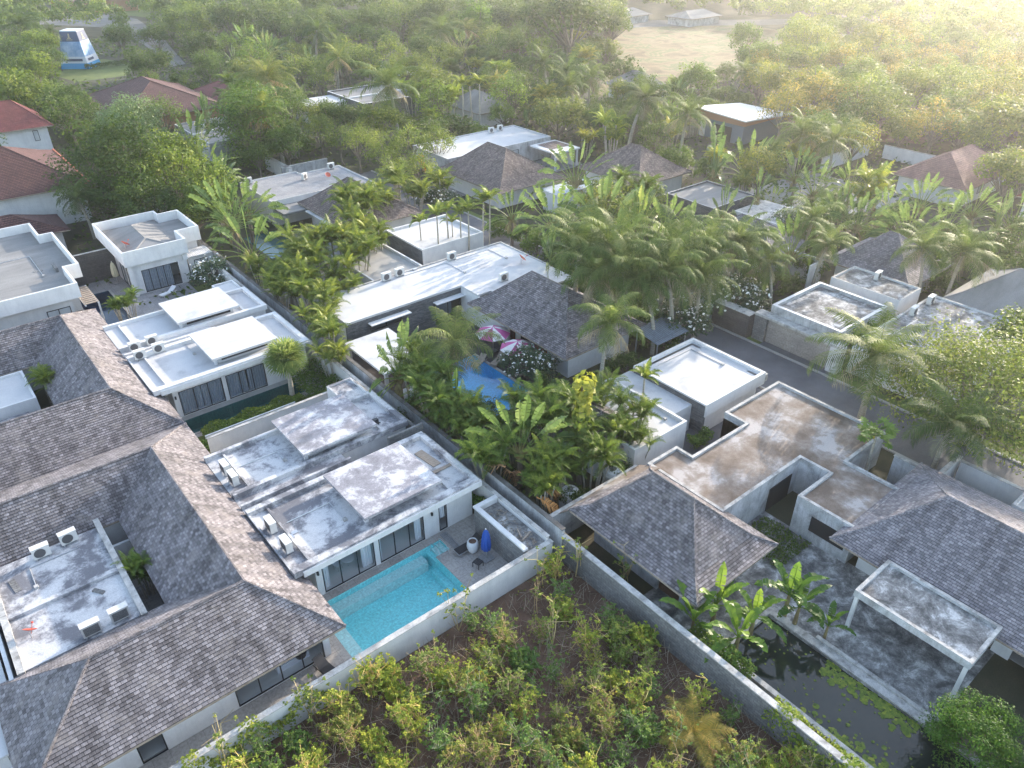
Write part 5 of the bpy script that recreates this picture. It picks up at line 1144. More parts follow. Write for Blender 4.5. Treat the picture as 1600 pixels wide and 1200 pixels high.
for s in range(7): make_ravenala('ravenala', 110+s, H=[3.2, 2.4, 4.2, 3.0, 1.4, 3.6, 2.8][s], nl=[17, 14, 19, 16, 13, 12, 20][s], dead=[3, 6, 4, 2, 3, 8, 5][s])
def make_banana(key, seed, H=1.9, nl=8, L=2.3, W=.62):
    R = np.random.default_rng(seed); q = Q(); tq = Q(); tubeq(tq, [(0,0,0), (0,0,H*.6), (.03,0,H)], [.17, .13, .09], 8)
    for k in range(nl):
        a = k*2.4+R.normal()*.2; el = 1.35-.85*k/nl+R.normal()*.1; d = np.array([math.cos(a)*math.cos(el), math.sin(a)*math.cos(el), math.sin(el)])
        p = np.array([0, 0, H-.1]); e = p+d*.55; tubeq(q, [p, e], [.05, .035], 4, .8)
        blade(q, R, e, d, [-d[0]*math.sin(el), -d[1]*math.sin(el), 1.0], L*R.uniform(.75, 1.1), W*R.uniform(.8, 1.1), ns=11, droop=1.3+.3*k/nl, tear=.18, T0=.62-.04*k+R.normal()*.08, fold=.18)
    proto(key, [('stem', tq.mesh(key+'_stem', M['fanbase'])), ('leaves', q.mesh(key+'_leaves', M['banana']))], H+1.6)
for s in range(3): make_banana('banana', 120+s)
def make_fanpalm(key, seed, H=3.9, nf=54, r=1.25, PLn=.85):
    R = np.random.default_rng(seed); q = Q(); tq = Q(); tubeq(tq, [(0,0,0), (.05,0,H*.5), (0,0,H)], [.24, .19, .17], 10)
    for k in range(nf):
        z = 1-1.55*(k+.5)/nf; a = k*2.39996; s_ = math.sqrt(max(0, 1-z*z)); d = unit(np.array([s_*math.cos(a), s_*math.sin(a), z])+R.normal(size=3)*.06)
        o = np.array([0, 0, H+.25]); hub = o+d*PLn*R.uniform(.85, 1.1); tubeq(q, [o, hub], [.03, .018], 3, .9)
        sd = unit(np.cross(d, [0, 0, 1.])+R.normal(size=3)*.05); upv = np.cross(sd, d); n = 22
        for i in range(n):
            t = math.radians(-125+250*i/(n-1)); L = r*(1-.22*abs(t)/2.2)*R.uniform(.92, 1.05)
            u = d*math.cos(t)+sd*math.sin(t); w_ = unit(np.cross(u, upv))*.055; md = hub+u*L*.6+upv*.04*(1 if i % 2 else -1); tp = hub+u*L-np.array([0, 0, .14])*L
            q.add([hub, md-w_, tp, md+w_], [[0, 1, 2, 3]], .62+R.normal()*.12-.02*k/nf*10)
    proto(key, [('trunk', tq.mesh(key+'_trunk', M['palebark'])), ('crown', q.mesh(key+'_crown', M['palm']))], H+1.8)
make_fanpalm('fanpalm', 130)
def make_sapling(key, seed, H=2.4, stems=5, ros=9, twiggy=.9, leafn=6, ls=.135, spread=.85):
    R = np.random.default_rng(seed); q = Q(); tq = Q()
    for s in range(stems):
        a = R.uniform(0, 6.28); h = H*R.uniform(.55, 1.05); lean = np.array([math.cos(a), math.sin(a), 0])*R.uniform(.15, spread)*h*.6
        p = curve_pts((R.normal()*.12, R.normal()*.12, 0), lean+np.array([0, 0, h]), lean*.2*R.normal(), 6); tubeq(tq, p, np.linspace(.035, .012, 6), 4, R.uniform(.3, 1))
        tips = [p[-1]]
        for j in range(ros-1):
            b = np.array(p[R.integers(2, 6)]); e = b+unit(R.normal(size=3)+np.array([0, 0, .9]))*R.uniform(.3, 1.0); tubeq(tq, [b, e], [.016, .008], 3, R.uniform(.3, 1)); tips.append(e)
        bt = R.normal()*.14
        for e in tips:
            if R.random() < twiggy*.3: continue
            n = leafn; aa = R.uniform(0, 6.28, n); el = R.uniform(-.3, .75, n); d = np.stack([np.cos(aa)*np.cos(el), np.sin(aa)*np.cos(el), np.sin(el)], 1)
            C = e+d*ls*.75; leaf_quads(q, C, unit(np.array([0, 0, 1.])+R.normal(size=(n, 3))*.45), ls*R.uniform(.7, 1.25, n), .5+bt+R.normal(size=n)*.12, R, .75)
            leaf_quads(q, e+d*ls*.35, unit(np.array([0, 0, 1.])+R.normal(size=(n, 3))*.45), ls*.8*R.uniform(.7, 1.25, n), .5+bt+R.normal(size=n)*.12, R, .6)
    proto(key, [('stem', tq.mesh(key+'_stem', M['twig'])), ('leaves', q.mesh(key+'_leaves', M['shrub']))], H)
for s in range(5): make_sapling('sapling', 140+s, H=2.2, stems=7, ros=18)
for s in range(3): make_sapling('lanky', 150+s, H=3.2, stems=3, ros=8, spread=.35)
make_sapling('denseshrub', 156, H=1.6, stems=12, ros=18, leafn=9, spread=.9, twiggy=0)
def make_papaya():
    R = np.random.default_rng(7); q = Q(); tq = Q(); tubeq(tq, [(0,0,0), (.05,0,2.6), (.1,0,4.4)], [.12, .1, .07], 8)
    for k in range(20):
        a = k*2.4; el = R.uniform(-.5, .9); d = np.array([math.cos(a)*math.cos(el), math.sin(a)*math.cos(el), math.sin(el)]); o = np.array([.1, 0, R.uniform(4.0, 4.5)]); e = o+d*R.uniform(.7, 1.1); tubeq(q, [o, e], [.02, .012], 3, .8)
        for j in range(9):
            t = math.radians(-130+260*j/8); s2 = unit(np.cross(d, [0,0,1.])); u = unit(d*math.cos(t)+s2*math.sin(t)+np.array([0,0,-.15])); w_ = unit(np.cross(u, [0,0,1.]))*.11
            q.add([e, e+u*.3-w_, e+u*.55, e+u*.3+w_], [[0,1,2,3]], .6+R.normal()*.12)
    f = Q(); tubeq(f, [(.15,.15,3.75), (.17,.17,3.85), (.17,.17,4.0), (.12,.12,4.1)], [.02, .09, .08, .02], 7, 1)
    proto('papaya', [('trunk', tq.mesh('papaya_trunk', M['palebark'])), ('crown', q.mesh('papaya_crown', M['banana'])), ('fruit', f.mesh('papaya_fruit', M['fruit']))], 5)
M['fruit'] = mat_plain('yellow fruit', (.75,.45,.03), .6)
make_papaya()
def vine_column():
    R = np.random.default_rng(9); q = Q(); tq = Q(); tubeq(tq, curve_pts((0,0,0), (.2,.1,6.6), (.25,0,0), 8), np.linspace(.16, .06, 8), 7)
    for k in range(520):
        z = R.uniform(1.2, 7.2); a = R.uniform(0, 6.28); r = .35+.12*math.sin(z*3)+R.uniform(0, .12); n = np.array([math.cos(a), math.sin(a), .3])
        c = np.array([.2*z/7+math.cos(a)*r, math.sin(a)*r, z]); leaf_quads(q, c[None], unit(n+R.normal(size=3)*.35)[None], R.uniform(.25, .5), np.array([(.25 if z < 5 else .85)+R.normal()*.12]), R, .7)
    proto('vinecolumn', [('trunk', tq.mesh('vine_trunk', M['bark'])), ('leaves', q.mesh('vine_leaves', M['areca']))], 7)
vine_column()
def dead_frond():
    R = np.random.default_rng(4); q = Q(); frond(q, R, (0,0,1.6), .3, -.6, 1.9, .9, 22, .5, .09, hang=.9, T0=.7, rr=.03); frond(q, R, (0.1,.2,1.7), 1.2, -.3, 1.6, 1.4, 20, .45, .09, hang=.9, T0=.6)
    proto('deadfrond', [('frond', q.mesh('dead_frond', M['twig']))], 1.6)
dead_frond()
CNT = {}
def plant(name, key, x, y, h, label, cat, group=None, rz=None, var=None, color=(1,1,1,1), z=0.0, wide=1.0):
    vs = PROTO[key]; i = CNT.get(key, 0); CNT[key] = i+1; parts, nh = vs[(i if var is None else var) % len(vs)]
    s = h/nh; r = RZ.uniform(0, 6.28) if rz is None else rz
    t = thing(name, label, cat, (x, y, z), r, group, (s*wide, s*wide, s))
    for pn, me in parts: link(pn, me, t, color)
    return t
RZ = random.Random(77)
PL = []   # placed footprints (x, y, r)
def put(name, key, u, v, zc, h, label, cat, group=None, **k):
    """crown centre seen at pixel (u,v), crown centre height zc"""
    x, y = P(u, v, zc); PL.append((x, y, h*.35)); return plant(name, key, x, y, h, label, cat, group, **k)
Y1, G1, DK, YG, OL, RD = (1,1,1,1), (.85,1,.8,1), (.62,.72,.62,1), (1.5,1.35,.9,1), (1.25,1.05,.85,1), (1.9,1.1,.7,1)
# --- hand-placed plants ---
put('fan_palm', 'fanpalm', 445, 555, 4.6, 6.0, 'round crowned fan palm on a pale trunk beside the green lap pool', 'palm tree', color=(2.1,1.9,1.8,1))
put('layered_tree', 'layered', 180, 262, 7.5, 15.5, 'huge dark layered tree behind the cube villa with the sunken roof', 'tree', color=(.5,.62,.42,1), var=0)
put('layered_tree', 'layered', 390, 178, 8.5, 14.5, 'bright green layered tree above the grey stepped villa', 'tree', color=(1.1,1.3,.7,1), var=1)
put('cream_tipped_tree', 'creamtip', 203, 185, 6.0, 10.5, 'dome shaped tree with cream leaf tips behind the layered tree', 'tree', color=(2.6,2.3,1.7,1))
put('broadleaf_tree', 'broadleaf', 35, 165, 6, 13, 'rounded yellow green tree beside the deep red roof', 'tree', color=YG)
put('bare_tree', 'bare', 132, 160, 5, 9, 'leafless grey tree between the yellow green and the cream tipped trees', 'tree', color=(1.3,1.3,1.3,1))
put('broadleaf_tree', 'broadleaf', 448, 230, 4, 8, 'dense mid green round tree below the bright layered tree', 'tree', color=(.9,1.05,.75,1))
put('spreading_tree', 'spreading', 1548, 604, 5.8, 10.2, 'huge pale olive spreading tree at the right edge beside the streaked roof', 'tree', color=(1.5,1.3,1.1,1))
put('coconut_palm', 'coconut', 700, 545, 5.2, 5.8, 'coconut palm with an orange brown stump trunk at the edge of the blue pool', 'palm tree', var=0, color=(1.3,1.2,1,1), wide=1.35)
put('coconut_palm', 'coconut', 943, 525, 6.6, 7.2, 'coconut palm in front of the dark shingle pavilion, left of the metal canopy', 'palm tree', var=1, color=(1.2,1.2,1,1))
put('coconut_palm', 'coconut', 1370, 568, 5.6, 6.6, 'coconut palm on the roadside in front of the streaked roof', 'palm tree', var=2, color=(1.1,1.1,.85,1), wide=1.45)
put('coconut_palm', 'coconut', 1482, 668, 5.0, 5.8, 'dark drooping coconut palm between the papaya and the pale spreading tree', 'palm tree', var=0, color=(.6,.75,.6,1), wide=1.2)
put('papaya_tree', 'papaya', 1368, 685, 4.3, 5.4, 'papaya tree with one yellow fruit at the corner of the brown roof', 'tree', color=(1.1,1.2,.8,1))
put('feathery_bush', 'feathery', 1530, 1150, 1.8, 3.7, 'dark green feathery bush at the bottom right corner of the pond', 'bush', color=(.75,1.1,.65,1))
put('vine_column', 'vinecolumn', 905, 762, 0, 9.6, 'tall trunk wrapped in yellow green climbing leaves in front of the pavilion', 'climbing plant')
put('travellers_palm', 'ravenala', 622, 578, 3.8, 7.4, 'fan palm with upright paddle leaves by the left white pool shelter', 'palm tree', rz=.5, var=1, color=(1.1,1.15,.9,1))
put('travellers_palm', 'ravenala', 712, 636, 3.0, 5.6, 'paddle leaved plant in front of the blue pool, below the stump coconut palm', 'palm tree', rz=1.2, var=4, color=(1.1,1.25,.8,1))
put('travellers_palm', 'ravenala', 812, 702, 3.6, 7.2, 'large fan-shaped palm with a glowing green heart, right of the blue pool', 'palm tree', rz=-.75, var=3, color=(1.1,1.15,.9,1))
for i, (u, v, h, l) in enumerate(((825, 568, 3.5, 'by the pink umbrellas on the dark deck'), (1058, 497, 4.4, 'left of the road bend near the white rimmed garage'), (1150, 465, 4.6, 'beside the dark wall left of the roadside garage'),
    (335, 425, 3.6, 'right of the cube villa terrace'), (683, 312, 4.0, 'behind the row of slender palms'), (1237, 350, 4.4, 'beside the white framed carport'), (1125, 450, 4.6, 'at the road end of the garage wall'), (470, 300, 3, 'left of the grey shingle hip roof'))):
    put('frangipani_tree', 'frangipani', u, v, h*.5, h, 'dark dome of white flowering frangipani '+l, 'tree', 'frangipani trees in the gardens', wide=1.15)
for i, (u, v, h) in enumerate(((657, 352, 5.0), (683, 342, 6.2), (707, 352, 4.6), (719, 340, 5.8), (731, 335, 6.3), (752, 322, 6.4), (764, 318, 6.6), (700, 336, 6.0))):
    o = ['first', 'second', 'third', 'fourth', 'fifth', 'sixth', 'seventh', 'eighth'][[657, 683, 700, 707, 719, 731, 752, 764].index(u)]
    put('slender_palm', 'slender', u, v, h, h, o+' from the left in the row of slender palms before the square white roof', 'palm tree', 'slender palms in a row', color=(1,1.1,1,1))
for i, (u, v, h, l) in enumerate(((722, 140, 8.5, 'left'), (737, 140, 8, 'middle'), (748, 138, 8.6, 'right'))):
    put('slender_palm', 'slender', u, v, h, h, l+' one of the three tall thin palms above the far bright white roof', 'palm tree', 'three tall thin palms', color=(1.1,1.1,.8,1), wide=1.1)
put('slender_palm', 'slender', 1008, 603, 5.0, 5.2, 'slender palm standing against the low white roof with the lone air conditioner', 'palm tree', color=(1,1.1,.9,1))
for i, (u, v, h, l) in enumerate(((1155, 990, 3.6, 'banana plant with one glowing yellow leaf at the pond edge'), (1120, 940, 3.4, 'banana plant against the eave of the square pavilion'), (1085, 965, 3.2, 'banana plant leaning over the grey block wall'),
    (1235, 925, 3.6, 'dark banana plant on the terrace left of the slab canopy'), (1250, 945, 3.0, 'second banana plant on the terrace, nearer the pond'), (1295, 975, 2.3, 'small banana plant on the pond kerb by the canopy post'), (1180, 960, 3.0, 'banana plant behind the glowing leaved one'))):
    put('banana_plant', 'banana', u, v, h*.6, h, l, 'banana plant', 'banana plants around the pond', color=(1.2,1.2,.8,1) if i in (0, 1, 2, 6) else (.7,.85,.7,1))
for (u, v, h, l) in ((72, 612, 3.2, 'yellow green palm shrub growing in the back shingle courtyard'), (85, 600, 2.6, 'second shrub behind it in the back shingle courtyard')): put('areca_clump', 'areca', u, v, 1.8, h, l, 'palm shrub', color=(1,1.1,.8,1))
put('areca_clump', 'areca', 228, 905, 1.4, 2.6, 'small palm in the narrow gap of the front shingle courtyard', 'palm shrub', color=(.8,1,.8,1))
put('areca_clump', 'areca', 205, 490, 1.2, 2.8, 'upright leafy palm shrub beside the navy pool corner', 'palm shrub', color=(.8,1,.7,1)); put('areca_clump', 'areca', 189, 492, 1.2, 2.4, 'leafy palm shrub at the foot of the navy pool', 'palm shrub', color=(.9,1.1,.7,1))
put('dead_frond', 'deadfrond', 795, 752, 2.6, 3.4, 'hanging dead pink brown palm frond at the corner of the outer wall', 'palm frond', color=(1.8,1.3,1.0,1)); put('dead_frond', 'deadfrond', 838, 790, 2.0, 2.8, 'hanging orange brown dry frond beside the grey tank', 'palm frond', color=(1.6,1.0,.5,1))
put('coconut_palm', 'coconut', 1105, 1150, .9, 1.5, 'low half dry palm at the bottom of the overgrown lot', 'palm tree', color=(2.2,1.3,.8,1), wide=3.0, var=1)
put('flame_leaf', 'deadfrond', 648, 215, 5.5, 2.6, 'single bright orange frond among the palms of the upper middle', 'palm frond', color=(2.2,.9,.05,1))
# --- palms and shrubs around the centre pool, measured one by one ---
row = []
def many(name, key, cat, group, fmt, lst, zf=.6, **k):
    """lst: (u,v,h[,rz]); labels are completed by where each stands in its row"""
    n = len(lst); od = ordinals(n)
    for i, it in enumerate(sorted(lst)): put(name, key, it[0], it[1], it[2]*zf, it[2], fmt.format(od[i]), cat, group, rz=(it[3] if len(it) > 3 else None), **k)
NUM = ['zero','one','two','three','four','five','six','seven','eight','nine','ten','eleven','twelve','thirteen','fourteen','fifteen','sixteen','seventeen','eighteen','nineteen','twenty']
ORD = ['first','second','third','fourth','fifth','sixth','seventh','eighth','ninth','tenth','eleventh','twelfth','thirteenth','fourteenth','fifteenth','sixteenth','seventeenth','eighteenth','nineteenth']
def ordw(i):
    if i < 19: return ORD[i]
    t, u = divmod(i+1, 10)
    tens = {2:'twent',3:'thirt',4:'fort',5:'fift',6:'sixt',7:'sevent',8:'eight',9:'ninet'}
    if t >= 10: return 'number %d' % (i+1)
    return tens[t]+('ieth' if u == 0 else 'y '+ORD[u-1])
def ordinals(n): return ['leftmost' if i == 0 else ('rightmost' if i == n-1 else ordw(i)+' from the left') for i in range(n)]
many('areca_clump', 'areca', 'palm shrub', 'areca palms before the low wall', '{}, in the areca palms behind the low weathered wall', [(935, 640, 4.2), (905, 690, 4.4), (960, 690, 3.8), (990, 665, 4.0), (870, 745, 4.2), (925, 735, 4.2), (850, 770, 3.8), (1000, 700, 3.2)], color=(.85,1,.9,1))
many('areca_clump', 'areca', 'palm shrub', 'palm shrubs along the dark outer wall', '{}, in the palm shrubs along the outer wall', [(650, 600, 4.6), (672, 628, 4.6), (680, 650, 4.4), (660, 575, 4.2), (735, 690, 3.6), (765, 735, 4.4), (722, 668, 4.2), (830, 660, 4.6), (855, 690, 5.0), (875, 660, 5.2), (700, 668, 3.4), (790, 690, 3.6), (745, 655, 3.0)], color=(.75,.95,.9,1))
many('round_shrub', 'bushy', 'bush', 'rounded shrubs by the fan palm', '{}, in the rounded shrubs near the glowing fan palm', [(860, 605, 3.4), (845, 640, 4.2), (875, 625, 4.4), (760, 640, 2.6), (770, 690, 3.0), (905, 775, 2.6), (965, 735, 2.4), (650, 640, 3)], color=DK)
many('travellers_palm', 'ravenala', 'palm tree', 'fan-shaped palms behind the cube villa', '{}, in the paddle leaved palms right of the layered tree', [(322, 185, 8, .9), (300, 215, 8, .4), (318, 262, 8.5, -.3), (345, 285, 8, .6), (352, 325, 8.5, -.9), (385, 325, 7.5, -.6), (388, 372, 7, -.8), (365, 352, 7, .2), (290, 258, 7, .8)], zf=.62, color=(1.05,1.1,.85,1))
many('areca_clump', 'areca', 'palm shrub', 'areca palms behind the white inner wall', '{}, in the areca palms left of the bright white roof', [(405, 430, 3.4), (430, 440, 3.4), (455, 445, 4.4), (480, 455, 4.6), (500, 425, 5.2), (530, 445, 4.6), (520, 395, 5.6), (545, 400, 5.4), (560, 420, 5), (480, 400, 5.4), (478, 418, 5.0), (440, 452, 3.2), (495, 480, 4.4), (515, 495, 4.2), (500, 515, 4), (515, 540, 4.2), (520, 570, 3.6), (590, 385, 5), (625, 300, 5.5), (650, 315, 5), (690, 300, 5), (600, 330, 5), (560, 372, 5.4), (575, 345, 6.4), (545, 335, 6.4), (575, 400, 4), (540, 470, 3.8), (470, 470, 4), (440, 465, 4)], color=(1.05,1.1,.95,1))
many('travellers_palm', 'ravenala', 'palm tree', 'fan-shaped palms behind the bright white roof', '{}, in the paddle leaved palms behind the white roof', [(865, 335, 9, -.9), (940, 330, 10, -.6), (800, 330, 7, -.3), (900, 262, 9, -.8), (1000, 330, 9, .4), (965, 375, 7.5, -.2), (1040, 345, 7.5, -1.1), (1075, 355, 7, .5), (1020, 395, 7, .1), (860, 395, 6.5, .8), (905, 385, 7, -.5), (1090, 400, 6.8, -.7)], zf=.66, color=(1.05,1.1,.95,1))
many('coconut_palm', 'coconut', 'palm tree', 'drooping palms left of the road bend', '{}, in the coconut palms left of the road bend', [(985, 430, 8.5), (1060, 430, 8.5), (1120, 395, 8.5), (1030, 455, 7.5), (920, 430, 8), (1150, 375, 8), (960, 400, 9), (1095, 445, 7), (900, 400, 9), (1040, 400, 9)], zf=.92, color=(1,1.05,.9,1))
many('broadleaf_shrub', 'bushy', 'bush', 'thick shrubs beside the bright white roof', '{}, in the shrubs right of the bright white roof', [(880, 430, 4.4), (905, 455, 4.4), (935, 480, 4), (885, 395, 4.5), (975, 490, 4.4), (1010, 510, 4), (1000, 470, 4.5), (1080, 480, 4), (1040, 520, 3.2), (960, 455, 4.4), (840, 385, 4), (820, 365, 3.6), (1110, 430, 4), (780, 352, 3.2)], zf=.5, color=(.8,.95,.75,1))
many('travellers_palm', 'ravenala', 'palm tree', 'fan-shaped palms across the road', '{}, in the paddle leaved palms above the roadside garage', [(1238, 385, 7.5, -.7), (1170, 250, 8, -.5), (1185, 300, 7.5, .3), (1245, 270, 7.5, -.9), (1275, 290, 7.5, -.4), (1330, 290, 7.5, -.6), (1370, 300, 7.5, .2), (1385, 330, 7.5, -.9), (1440, 315, 7.5, -.5), (1480, 345, 7.5, -.2), (1520, 330, 7.5, -.8), (1560, 350, 7.5, .2), (1590, 330, 7, -.6), (1340, 345, 7, -.8), (1130, 330, 7, .2), (1420, 360, 7, -1.2)], zf=.62, color=(1.1,1.15,.85,1))
many('coconut_palm', 'coconut', 'palm tree', 'feathery palms across the road', '{}, in the feathery palms near the white framed carport', [(1265, 345, 7.5), (1160, 390, 7), (1285, 380, 6.5), (1305, 225, 8), (1250, 215, 8), (1500, 400, 7), (1455, 395, 7), (1215, 420, 6)], zf=.92, color=(1.05,1.1,.9,1))
many('broadleaf_shrub', 'bushy', 'bush', 'shrubs across the road', '{}, in the leafy shrubs beyond the road', [(1310, 330, 4.5), (1460, 420, 5), (1525, 390, 5), (1490, 370, 5), (1400, 345, 4.5), (1180, 430, 4), (1205, 390, 4), (1265, 415, 3.6), (1560, 395, 5), (1590, 420, 5), (1130, 480, 2.8), (1215, 440, 3), (1290, 320, 4.2), (1350, 365, 3.6), (1240, 440, 2.6)], zf=.5, color=(.85,.95,.75,1))
many('broadleaf_tree', 'broadleaf', 'tree', 'bright trees by the shed roof house', '{}, in the round trees near the shed roof house', [(1335, 185, 9), (1310, 205, 8), (1110, 264, 5), (1060, 250, 6), (1218, 236, 5), (1275, 205, 9), (1085, 130, 10), (1180, 90, 11), (1165, 60, 11)], zf=.6, color=(1.1,1.25,.75,1))
put('big_round_tree', 'broadleaf', 885, 50, 9, 19, 'very large dark round tree left of the dry field', 'tree', color=(.5,.62,.5,1), wide=1.35)
put('big_round_tree', 'bushy', 977, 112, 5, 8.5, 'dark domed tree at the near corner of the dry field', 'tree', color=(.55,.65,.5,1), wide=1.2)
put('big_round_tree', 'broadleaf', 745, 35, 8, 14, 'bright green drooping tree left of the very large dark one', 'tree', color=(1.1,1.4,.7,1))
put('yellow_shrub', 'areca', 1115, 270, 2, 4.5, 'bright yellow leaved shrub above the dark flat roof', 'bush', color=(2.2,1.9,.8,1)); put('yellow_shrub', 'areca', 1240, 262, 2.5, 5, 'yellow green palm shrub behind the white far wall', 'bush', color=(1.8,1.6,.8,1))
many('broadleaf_tree', 'loose', 'tree', 'loose pale trees left of the flat grey house', '{}, in the loose pale trees of the upper middle', [(560, 222, 8.5), (600, 235, 8), (640, 225, 9), (620, 268, 7.5), (655, 262, 7), (530, 215, 7.5), (500, 205, 8), (685, 225, 8), (540, 85, 11), (575, 95, 11), (610, 85, 12), (470, 105, 10), (500, 120, 9), (680, 100, 10), (660, 145, 8)], zf=.6, color=(1.5,1.35,1,1))
many('fan_palm', 'fanpalm', 'palm tree', 'round crowned fan palms', '{}, in the round crowned fan palms, upper middle', [(705, 100, 7), (740, 80, 7), (770, 90, 7), (760, 110, 6), (690, 65, 7)], zf=.8, color=(1,1.05,.9,1))
# hedges and beds
def hedge(label, x0, x1, y0, y1, h, n, leaf=.2, m='leaf', color=(1,1,1,1), seed=1, name='hedge', cat='hedge'):
    R = np.random.default_rng(seed); q = Q(); t = thing(name, label, cat, ((x0+x1)/2, (y0+y1)/2, 0)); C = np.stack([R.uniform(x0, x1, n), R.uniform(y0, y1, n), np.zeros(n)], 1)
    lump = .75+.25*np.sin(C[:, 0]*2.1+seed)*np.cos(C[:, 1]*1.7+seed); C[:, 2] = h*lump*(1-np.abs(R.normal(size=n))*.28).clip(.05, 1.1)
    leaf_quads(q, C-np.array([(x0+x1)/2, (y0+y1)/2, 0]), unit(R.normal(size=(n, 3))*.6+np.array([0, 0, .9])), leaf*R.uniform(.6, 1.3, n), .45+R.normal(size=n)*.2, R, .6)
    link('foliage', q.mesh('hedge_leaves', M[m]), t, None, ) .color = color; return t
hedge('bright green hedge between the green lap pool and the planter wall', 12.6, 21.6, 55.3, 56.6, 1.0, 5200, color=(1.5,1.5,.9,1))
hedge('lower green hedge behind the white garden wall', 11.8, 19.5, 53.5, 54.8, .9, 4200, color=(1.2,1.4,.9,1), seed=2)
hedge('planting beside the far end of the green lap pool', 21.8, 25.1, 53.6, 60.5, 1.6, 4200, color=(.9,1.1,.8,1), seed=3, name='garden_bed', cat='plants')
hedge('low garden bed between the clean white villa and the grey terrace', 13.0, 24.5, 75.2, 77.6, .8, 4200, color=(1,1.2,.8,1), seed=4, name='garden_bed', cat='plants')
hedge('small lawn shrubs in front of the grey terrace', 17.5, 24.0, 78.2, 79.4, .45, 2000, color=(1,1.2,.8,1), seed=5, name='garden_bed', cat='plants')
hedge('green bush in the narrow gap behind the pool deck box', 24.45, 25.2, 32.7, 36.5, 1.6, 1800, color=(.9,1.3,.7,1), seed=6, name='bush', cat='bush')
hedge('green shrubs in the alley beside the stone garage wall', 42.6, 44.8, 28.4, 29.5, 1.6, 1600, color=(1,1.2,.8,1), seed=7, name='bush', cat='bush')
hedge('trailing plants along the top edge of the streaked roof', 65, 74, 28.0, 28.7, 3.7, 2200, color=(1.1,1.2,.8,1), seed=8, name='garden_bed', cat='plants')
hedge('weeds in the damp corner of the derelict yard', 36.8, 40.6, 16.6, 20.4, .5, 1800, color=(.8,.9,.7,1), seed=9, name='weeds', cat='plants')
hedge('planting inside the weathered roadside wall', 51.6, 54.7, 8.8, 13.4, .8, 1800, color=(.8,.9,.7,1), seed=10, name='garden_bed', cat='plants')
hedge('yellow flowering scrub spilling over the long white boundary wall', -3.0, 9.0, 26.3, 27.3, 2.55, 2600, leaf=.22, m='shrub', color=(1.4,1.25,.7,1), seed=11, name='creeper', cat='climbing plant')
hedge('yellow green scrub hanging over the block wall beside the pond', 25.9, 27.2, 4.0, 10.6, 2.7, 3000, leaf=.2, m='shrub', color=(1.3,1.3,.7,1), seed=12, name='creeper', cat='climbing plant')
hedge('green scrub over the block wall near the square pavilion', 26.3, 28.2, 12.5, 16.8, 2.4, 2600, leaf=.22, m='shrub', color=(1,1.15,.8,1), seed=13, name='creeper', cat='climbing plant')
hedge('clipped hedge around the foot of the printed tower', tx-1, tx+9.5, ty-1.2, ty+.2, 1.6, 1600, leaf=.4, color=(.8,.9,.7,1), seed=14)
hedge('plants growing over the low white annex roof by the wall', 24.6, 25.3, 46.0, 51.5, 2.9, 500, leaf=.25, color=(1.2,1.4,.8,1), seed=15, name='creeper', cat='climbing plant')
# overgrown lot saplings
R = np.random.default_rng(31); spots = []
def inlot(x, y): return y < 25.9 and x < 25.6
tries = 0
while len(spots) < 90 and tries < 9000:
    tries += 1; u, v = R.uniform(230, 1330), R.uniform(850, 1235); x, y = P(u, v)
    if not inlot(x, y): continue
    if (880 < u < 985 and 900 < v < 975) or (1020 < u < 1090 and 1020 < v < 1120): continue
    if any((x-a)**2+(y-b_)**2 < 1.05**2 for a, b_ in spots): continue
    spots.append((x, y))
spots = sorted(spots, key=lambda s: pix(*s)[1]); rows = {}
for s in spots: rows.setdefault(min(5, int((pix(*s)[1]-850)//65)), []).append(s)
rn = ["against the long white wall", "at the back of the lot", "in the upper middle lot", "mid lot", "in the lower middle lot", "along the lot's bottom edge"]
for k, ss in rows.items():
    ss.sort(key=lambda s: pix(*s)[0]); od = ordinals(len(ss))
    for i, (x, y) in enumerate(ss):
        ky = ['sapling', 'lanky', 'denseshrub', 'sapling', 'sapling'][int(R.integers(0, 5))]; f = R.uniform(.7, 1.25); cc = [(1.3,1.25,.9,1), (.8,1.0,.75,1), (1.7,1.55,.75,1), (1.4,1.2,.85,1)][int(R.integers(0, 4))]
        w_ = {'sapling': 'spindly sapling', 'lanky': 'tall thin sapling', 'denseshrub': 'dense low shrub'}[ky]
        plant('sapling', ky, x, y, f*{'sapling': 1.9, 'lanky': 2.5, 'denseshrub': 1.4}[ky], '%s, %s, %s' % (w_, od[i], rn[k]), 'shrub', 'saplings in the overgrown lot', color=cc)
for (u, v, l) in ((440, 920+130, 'tall sapling reaching over the white boundary wall near the pool corner'), (860, 1010, 'tall sapling in front of the wall corner'), (905, 900, 'branching sapling leaning towards the block wall'), (975, 855+60, 'leaning sapling whose crown overtops the block wall'), (715, 985, 'tall bushy sapling against the white boundary wall before the pool'), (330, 1165, 'tall yellow topped sapling by the white boundary wall at lower left')):
    x, y = P(u, v); plant('sapling', 'lanky', x, min(y, 26.3), 3.6, l, 'shrub', 'tall saplings by the walls', color=(1.25,1.2,.8,1))
